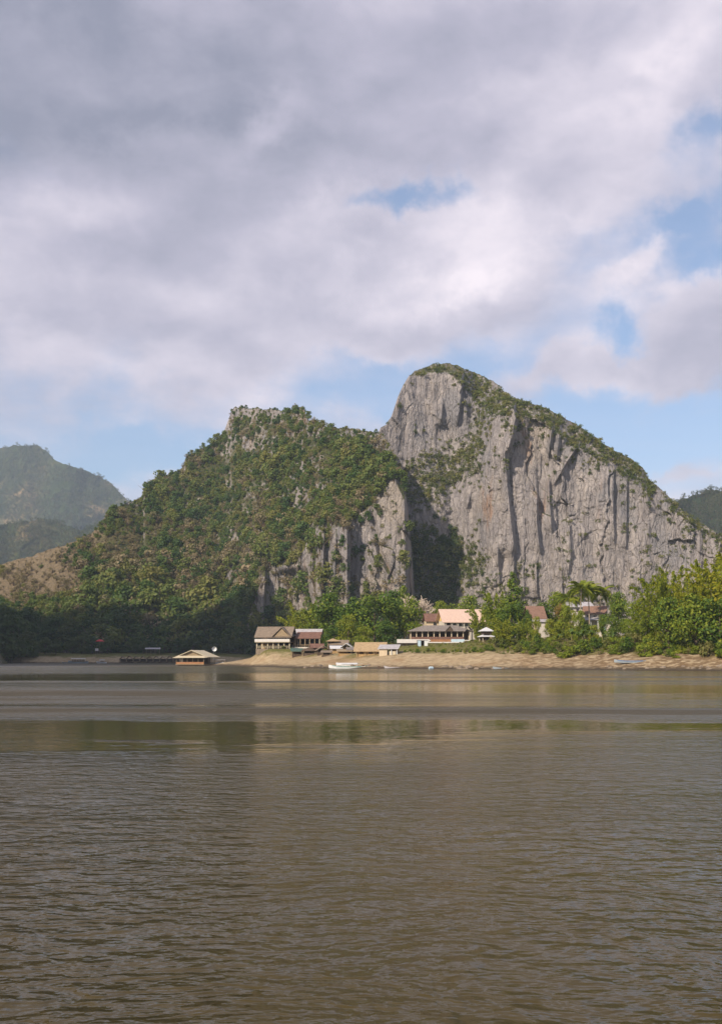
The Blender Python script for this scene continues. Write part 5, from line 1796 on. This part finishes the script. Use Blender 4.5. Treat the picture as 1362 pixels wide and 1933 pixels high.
def east_houses():
    Y = 335.0
    u = Y / F
    o = place(1008, Y, 'house with a steep red gable roof and grey lower roof above a white wall', 'house', 'house', 8)
    W, D = 30 * u, 6.5
    ze, zr = up(1166, Y, o), up(1145, Y, o)
    gable(W, D, ze, zr, .5).build('roof', MT['red_tile'], o)
    MB().box(-W / 2 + .2, W / 2 - .2, -D / 2 + .2, D / 2 - .2, -1, ze).build('wall', MT['cream_wall'], o)
    for x in (-W * .25, W * .2):
        window(o, x, -D / 2 + .2, ze - 1.7, .9, 1.1, MT['dark_wood'])
    zl = up(1175.5, Y, o)
    s = shed(W * 1.15, 3.4, zl, zl + 1.1, .2).build('lower_roof', MT['tin'], o)
    s.location = (W * .1, -D / 2 - 1.6, 0)
    MB().box(-W * .25, W * .62, -D / 2 - 3.0, -D / 2 - 2.85, -2, zl).build('front_wall', MT['white_wall'], o)
    MB().box(W * .52, W * .62, -D / 2 - 2.84, -D / 2 + .19, -2, zl + .3).build('side_wall', MT['white_wall'], o)
    MB().box(-W * .16, W * .02, -D / 2 - 3.04, -D / 2 - 3.004, -.3, 1.9).build('door', MT['dark_wood'], o)

    Y = 345.0
    u = Y / F
    o = place(1122, Y, 'white-walled house with a bright red roof behind the palms', 'house', 'house', -14)
    W, D = 38 * u, 7.0
    ze, zr = up(1158, Y, o), up(1145, Y, o)
    gable(W, D, ze, zr, .6).build('roof', MT['red_tile'], o)
    MB().box(-W / 2 + .2, W / 2 - .2, -D / 2 + .2, D / 2 - .2, -1, ze).build('wall', MT['white_wall'], o)
    for sx in (-1, 1):
        x = sx * (W / 2 - .24)
        MB().prism([(-D / 2 + .2, ze), (0, zr - .2), (D / 2 - .2, ze)], x - .03, x + .03).build('gable_wall', MT['white_wall'], o)
    for x in (-W * .3, W * .02, W * .33):
        window(o, x, -D / 2 + .2, ze - 2.0, 1.0, 1.3, MT['dark_wood'])
    s = shed(W * 1.1, 3.0, up(1172, Y, o), up(1166, Y, o), .2).build('porch_roof', MT['tin'], o)
    s.location = (0, -D / 2 - 1.4, 0)
    for i in range(4):
        post(o, -W * .5 + W * i / 3, -D / 2 - 2.7, -1, up(1171, Y, o), MT['white_paint'], .2)

    Y = 318.0
    u = Y / F
    o = place(1139, Y, 'low white garden wall block below the red-roofed white house', 'outbuilding', 'outbuilding', -8)
    W, D = 20 * u, 3.4
    ze = up(1174, Y, o)
    MB().box(-W / 2, W / 2, -D / 2, D / 2, -1, ze).build('wall', MT['white_wall'], o)
    MB().box(-W / 2 - .25, W / 2 + .25, -D / 2 - .3, D / 2 + .3, ze + .004, ze + .16).build('roof', MT['light_blue'], o)
    MB().box(-.45, .45, -D / 2 - .04, -D / 2 - .004, -.2, ze * .7).build('door', MT['light_blue'], o)

    Y = 395.0
    u = Y / F
    o = place(1084, Y, 'pale house front far behind the palms under the cliff', 'house', 'house', 4)
    W, D = 56 * u, 8.0
    ze, zr = up(1146, Y, o), up(1137, Y, o)
    gable(W, D, ze, zr, .6).build('roof', MT['tin'], o)
    MB().box(-W / 2 + .2, W / 2 - .2, -D / 2 + .2, D / 2 - .2, -1, ze).build('wall', MT['white_wall'], o)
    for i in range(5):
        window(o, -W * .4 + W * .2 * i, -D / 2 + .2, ze - 2.1, 1.1, 1.4, MT['rust'])


east_houses()


# ---- the floating house and the things beside it
def floating_house():
    Y = 452.0
    u = Y / F
    X = (373 - CX) / F * Y
    o = thing('floating_house', 'floating house with a cream gabled roof moored off the sandy point', 'houseboat', (X, Y, 0), R(-16))
    W, D = 58 * u, 46 * u
    ze, zr = CH + (HY - 1239.5) * u, CH + (HY - 1228.5) * u
    gable(W, D, ze, zr, 1.0, 0.22, 'y', 1.2).build('roof', MT['pale_wood'], o)
    MB().prism([(-W * .42, ze + .15), (0, zr - .25), (W * .42, ze + .15)], -D / 2 - .1, -D / 2, 'y').build('gable_wall', MT['wood'], o)
    hip(W * 1.05, 3.0, ze - .55, ze + .35, .5, 1.0).build('front_roof', MT['pale_wood'], o).location = (0, -D / 2 - 1.5, 0)
    MB().box(-W / 2, W / 2, -D / 2 - 2.6, D / 2, .35, .62).build('deck', MT['wood'], o)
    for x in (-W * .4, -W * .13, W * .13, W * .4):
        MB().tube([(x, -D / 2 - 2.4, .12), (x, D / 2, .12)], (.36, .36), 8).build('float', MT['orange_board'], o)
    MB().box(-W / 2 + .3, W / 2 - .3, -D * .1, -D * .1 + .12, .63, ze).build('wall', MT['dark_wood'], o)
    MB().box(-W / 2 + .2, W / 2 - .2, -D / 2 - 2.45, -D / 2 - 2.35, .63, 1.45).build('railing', MT['orange_board'], o)
    for i in range(6):
        post(o, -W / 2 + .3 + (W - .6) * i / 5, -D / 2 - 2.3, .63, ze - .5, MT['wood'], .16)
    for y in (-D * .3, 0, D * .3):
        for x in (-W / 2 + .15, W / 2 - .15):
            post(o, x, y, .63, ze + .2, MT['wood'], .16)

    X = (417 - CX) / F * 462
    r = thing('mooring_raft', 'low raft with a flat dark awning beside the floating house', 'raft', (X, 462, 0), R(-5))
    MB().box(-3.0, 3.0, -1.6, 1.6, .25, .5).build('deck', MT['pale_wood'], r)
    for y in (-1.2, 1.2):
        MB().tube([(-3.0, y, .08), (3.0, y, .08)], (.28, .28), 8).build('float', MT['blue_paint'], r)
    MB().box(-2.9, 2.3, -1.6, 1.6, 2.35, 2.5).build('awning', MT['tin'], r)
    for x in (-2.7, 0, 2.1):
        for y in (-1.4, 1.4):
            post(r, x, y, .51, 2.34, MT['wood'], .12)
    MB().box(-2.4, 1.8, -.7, -.6, .51, 1.3).build('bench', MT['white_paint'], r)
    X = (404 - CX) / F * 466
    d = thing('satellite_dish', 'white satellite dish on a pole rising behind the floating house', 'satellite dish', (X, 466, -1.2), R(20))
    zt = CH + (HY - 1225) / F * 466 + 1.2
    MB().tube([(0, 0, 0), (0, 0, zt)], (.07, .05), 6).build('pole', MT['grey_paint'], d)
    rings = []
    for k in range(5):
        rr, yy = 1.05 * k / 4 + .02, -0.35 - .32 * (1 - (k / 4) ** 2) * -1
        rings.append([(rr * math.cos(a), yy - .25 * (k / 4) ** 2, zt + rr * math.sin(a)) for a in np.linspace(0, 2 * math.pi, 14, endpoint=False)])
    back = [[(x, y + .06, z) for x, y, z in rg] for rg in rings[::-1]]
    MB().loft(rings + back, False).build('dish', MT['white_paint'], d)


floating_house()


# ---- boats
def hull_rings(L, B, H, rise, n=11, stern=0.55):
    rings = []
    for i in range(n):
        t = i / (n - 1)
        x = (t - .5) * L
        w = B / 2 * (math.sin(math.pi * min(1, .5 * stern + (1 - .5 * stern) * (1 - t) ** 0.0)) if 0 else max(.03, (1 - max(0, (t - .55) / .45) ** 2.2) * (1 - max(0, (.22 - t) / .22) ** 2 * (1 - stern))))
        s = rise * max(0, (t - .6) / .4) ** 2 + rise * .35 * max(0, (.2 - t) / .2) ** 2
        b = s * .75 - .22
        h = H + s
        rings.append([(x, -w, h), (x, -w * .82, b + .12), (x, -w * .4, b), (x, w * .4, b), (x, w * .82, b + .12), (x, w, h), (x, w - min(.09, w * .5), h), (x, w * .74, max(b + .2, h - .4)), (x, -w * .74, max(b + .2, h - .4)), (x, -w + min(.09, w * .5), h)])
    return rings


def boat(px, Y, L, B, H, label, hullm, yaw, z, roof=None, stripe=None, rise=0.6, group=None, motor=False, name='long_boat'):
    X = (px - CX) / F * Y
    o = thing(name, label, 'boat', (X, Y, z), R(yaw), group)
    rg = hull_rings(L, B, H, rise)
    MB().loft(rg).build('hull', MT[hullm], o)
    if stripe:
        st = []
        for r in rg[1:-1]:
            x, y, zz = r[0]
            st.append([(x, y - .02, zz - .13), (x, y - .02, zz + .03), (x, y + .05, zz + .03), (x, y + .05, zz - .13)])
        MB().loft(st).build('gunwale', MT[stripe], o)
        MB().loft([[(x, -y, zz) for x, y, zz in q] for q in st]).build('gunwale', MT[stripe], o)
    for t in (.3, .45, .6, .72):
        x = (t - .5) * L
        MB().box(x - .14, x + .14, -B * .36, B * .36, H * .55, H * .55 + .06).build('thwart', MT['wood'], o)
    if roof:
        m, x0, x1, h = roof
        pts = [(-B * .5, h - .12), (-B * .3, h + .06), (0, h + .14), (B * .3, h + .06), (B * .5, h - .12), (B * .5, h - .05), (B * .3, h + .13), (0, h + .21), (-B * .3, h + .13), (-B * .5, h - .05)]
        MB().prism(pts, x0 * L, x1 * L).build('canopy', MT[m], o)
        n = max(3, int((x1 - x0) * L / 1.6))
        for i in range(n + 1):
            x = (x0 + .02) * L + (x1 - x0 - .04) * L * i / n
            for y in (-B * .44, B * .44):
                post(o, x, y, H * .8, h - .08, MT['white_paint'], .08)
        MB().box(x0 * L + .2, x1 * L - .2, B * .05, B * .05 + .06, H * .5, h - .75).build('seat_back', MT['wood'], o)
    if motor:
        MB().box(-L * .47, -L * .40, -.3, .3, H * .7, H + .45).build('engine', MT['dark_wood'], o)
    return o


boat(655, 297, 10.4, 1.7, .55, 'white and turquoise covered river boat pulled up to the sandy beach', 'white_paint', 176, -.02, ('tarp_grey', -.28, .30, 1.4), 'turq_paint', .55, None, True, 'river_boat')
boat(709, 296, 6.0, 1.3, .5, 'grey-green open boat moored just past the covered river boat', 'green_paint', 171, -.02, None, 'tin', .5)
boat(659, 303, 7.5, 1.3, .5, 'low white boat drawn up on the sand behind the covered river boat', 'white_paint', 178, .75, None, 'grey_paint', .45)
boat(728, 289, 4.5, 1.1, .45, 'small dark canoe lying at the water between the open boat and the blue barrel', 'dark_wood', 168, -.02, None, None, .4, None, False, 'canoe')
boat(960, 268, 8.2, 1.1, .4, 'low grey canoe lying along the foot of the dark bank', 'grey_paint', 173, -.02, None, None, .35, None, False, 'canoe')
X_, Y_, Z_ = ray_ground(1188, 1252)
boat(1188, Y_, 7.4, 1.15, .42, 'blue-grey canoe pulled up on the sand below the bamboo grove', 'grey_paint', 172, Z_ + .18, None, 'blue_paint', .35, None, False, 'canoe')
boat(1300, 240, 6.0, 1.1, .4, 'narrow dark canoe at the water edge below the tallest bamboo', 'dark_wood', 170, -.02, None, None, .35, None, False, 'canoe')
boat(780, 283.5, 5.0, 1.1, .42, 'dark wooden canoe moored next to the blue barrel', 'dark_wood', 172, -.02, None, None, .35, None, False, 'canoe')
boat(148, 702, 13.5, 2.6, 1.1, 'white-roofed passenger boat moored at the far shore below the red parasol', 'grey_paint', 176, -.02, ('white_paint', -.36, .34, 3.2), 'dark_wood', .9, None, True, 'passenger_boat')
boat(192, 704, 7.0, 2.2, .8, 'short boat with a pale cabin moored at the far shore next to the white-roofed boat', 'white_paint', 172, -.02, ('tarp_grey', -.30, .18, 2.3), 'blue_paint', .6, None, True, 'cabin_boat')
boat(126, 706, 6.0, 1.6, .6, 'small grey boat moored at the far shore, first beside the white-roofed boat', 'grey_paint', 178, -.02, None, None, .5)


boat(742, 288, 5.2, 1.1, .42, 'pale slim canoe half drawn up on the sand just past the small dark canoe', 'tin', 165, .02, None, None, .4, None, False, 'canoe')
boat(624, 309, 5.6, 1.2, .45, 'brown wooden boat drawn up on the sand between stalls and covered river boat', 'wood', 172, .15, None, None, .45)


def barrel():
    X = (813 - CX) / F * 278.5
    o = thing('float_barrel', 'blue plastic barrel lying in the shallows off the beach', 'barrel', (X, 278.5, .12), R(24))
    rings = []
    for x, r in ((-.62, .27), (-.60, .33), (-.3, .36), (-.28, .385), (-.22, .385), (-.2, .365), (.2, .365), (.22, .385), (.28, .385), (.3, .36), (.60, .33), (.62, .27)):
        rings.append([(x, r * math.cos(a), r + r * math.sin(a) - .2) for a in np.linspace(0, 2 * math.pi, 12, endpoint=False)])
    MB().loft(rings).build('drum', MT['light_blue'], o)
    MB().tube([(-.70, .1, .25), (-.60, .1, .25)], (.06, .06), 6).build('cap', MT['white_paint'], o)


barrel()


# ---- the row of little thatched shelters along the foot of the far bank
for i in range(9):
    px = 232 + i * 12.6
    Y = 703.0
    while gz((px - CX) / F * Y, Y) < 0.5:
        Y += 0.5
    X = (px - CX) / F * Y
    z = gz(X, Y)
    ords = ('first', 'second', 'third', 'fourth', 'fifth', 'sixth', 'seventh', 'eighth', 'last')[i]
    o = thing('thatched_shelter', ords + ' brown thatched shelter along the far shore, counted from the moored boats', 'shelter', (X, Y, z), R(4), 'thatched shelters along the far shore')
    W = 3.9
    h = CH + (HY - 1239.5) / F * Y - z
    gable(W, 4.0, h - 1.7, h + .35 * (i % 2), .35, .16, 'y').build('roof', MT['rust' if i % 3 == 1 else 'thatch'], o)
    for x in (-W / 2 + .15, W / 2 - .15):
        for y in (-1.8, 1.8):
            post(o, x, y, -1.6, h - 1.45, MT['dark_wood'], .16)
    MB().box(-W / 2 + .2, W / 2 - .2, 1.2, 1.3, -1, h - 1.5).build('back_wall', MT['dark_wood'], o)

# long shelter roof on the far bank
X = (289 - CX) / F * 728
o = thing('bank_shelter', 'low shelter with a pale tin roof on the far bank above the thatched shelters', 'shelter', (X, 728, gz(X, 728)), R(3))
h = CH + (HY - 1223) / F * 728 - o.location.z
gable(9.5, 3.6, h - .8, h, .4, .14).build('roof', MT['tin'], o)
for x in (-4.4, -1.5, 1.5, 4.4):
    for y in (-1.5, 1.5):
        post(o, x, y, -1, h - .7, MT['wood'], .18)

# red parasol
Yp = 716.0
X = (189 - CX) / F * Yp
zb = gz(X, Yp)
o = thing('parasol', 'red parasol on a tall pole over the far bank', 'parasol', (X, Yp, zb))
zt = CH + (HY - 1207) / F * Yp - zb
MB().tube([(0, 0, -.5), (0, 0, zt + .2)], (.12, .08), 6).build('pole', MT['wood'], o)
rings = []
for r, dz in ((3.1, -1.35), (3.05, -1.25), (1.7, -.55), (.05, .1)):
    rings.append([(r * math.cos(a), r * math.sin(a), zt + dz) for a in np.linspace(0, 2 * math.pi, 12, endpoint=False)])
MB().loft(rings).build('canopy', MT['red_cloth'], o)

# a person-height signpost: white panel on the far bank
X = (183 - CX) / F * 714
o = thing('notice_board', 'pale board on two posts on the far bank under the red parasol', 'sign', (X, 714, gz(X, 714)), R(5))
h = CH + (HY - 1224) / F * 714 - o.location.z
MB().box(-1.1, 1.1, -.06, .06, h - 1.6, h).build('panel', MT['concrete'], o)
for x in (-.8, .8):
    post(o, x, .14, -.5, h - .2, MT['wood'], .14)

# ---- boulders along the water's edge
rk = random.Random(8)


def rock_mesh(seed):
    bm = bmesh.new()
    bmesh.ops.create_icosphere(bm, subdivisions=2, radius=0.5)
    for v in bm.verts:
        n = float(fbm(v.co.x * 2.2 + seed * 7, v.co.y * 2.2, v.co.z * 2.2, 3, seed))
        v.co *= 1 + .45 * n
        v.co.z *= .62
    me = bpy.data.meshes.new('shore_rock')
    bm.to_mesh(me)
    bm.free()
    me.materials.append(MT['stone_wall'])
    return me


ROCKS = [rock_mesh(i) for i in range(4)]
for i in range(46):
    px = rk.choice((rk.uniform(1000, 1370), rk.uniform(470, 700), rk.uniform(820, 1000)))
    X, Y, Z = ray_ground(px, rk.uniform(1258, 1263.5) if px > 800 else rk.uniform(1256, 1261))
    r = link('shore_rock', ROCKS[i % 4], None, (X, Y, Z), rk.uniform(0, 6), rk.uniform(.5, 1.7))
    where = 'below the two-storey pavilion' if px < 700 else ('along the dark bank near the grey canoe' if px < 1010 else 'below the bushes and bamboo grove')
    tag(r, 'brown rock at the edge of the water ' + where, 'rock', 'rocks at the water edge ' + where)

# ================================================================ haze: one box of even, pale air round everything
def haze():
    bm = bmesh.new()
    bmesh.ops.create_cube(bm, size=1.0)
    for v in bm.verts:
        v.co = Vector((v.co.x * 8200, v.co.y * 7200 + 2200, 447 + v.co.z * 906))
    me = bpy.data.meshes.new('haze')
    bm.to_mesh(me)
    bm.free()
    m = bpy.data.materials.new('haze_air')
    m.use_nodes = True
    k = NT(m.node_tree)
    out = k.n('ShaderNodeOutputMaterial')
    v = k.n('ShaderNodeVolumePrincipled')
    v.inputs['Color'].default_value = (0.67, 0.82, 1.0, 1)
    v.inputs['Density'].default_value = 0.00009
    v.inputs['Anisotropy'].default_value = 0.0
    k.l(v.outputs[0], out.inputs['Volume'])
    me.materials.append(m)
    tag(link('haze', me), 'thin pale haze lying over the river valley', 'haze', kind='stuff')


haze()
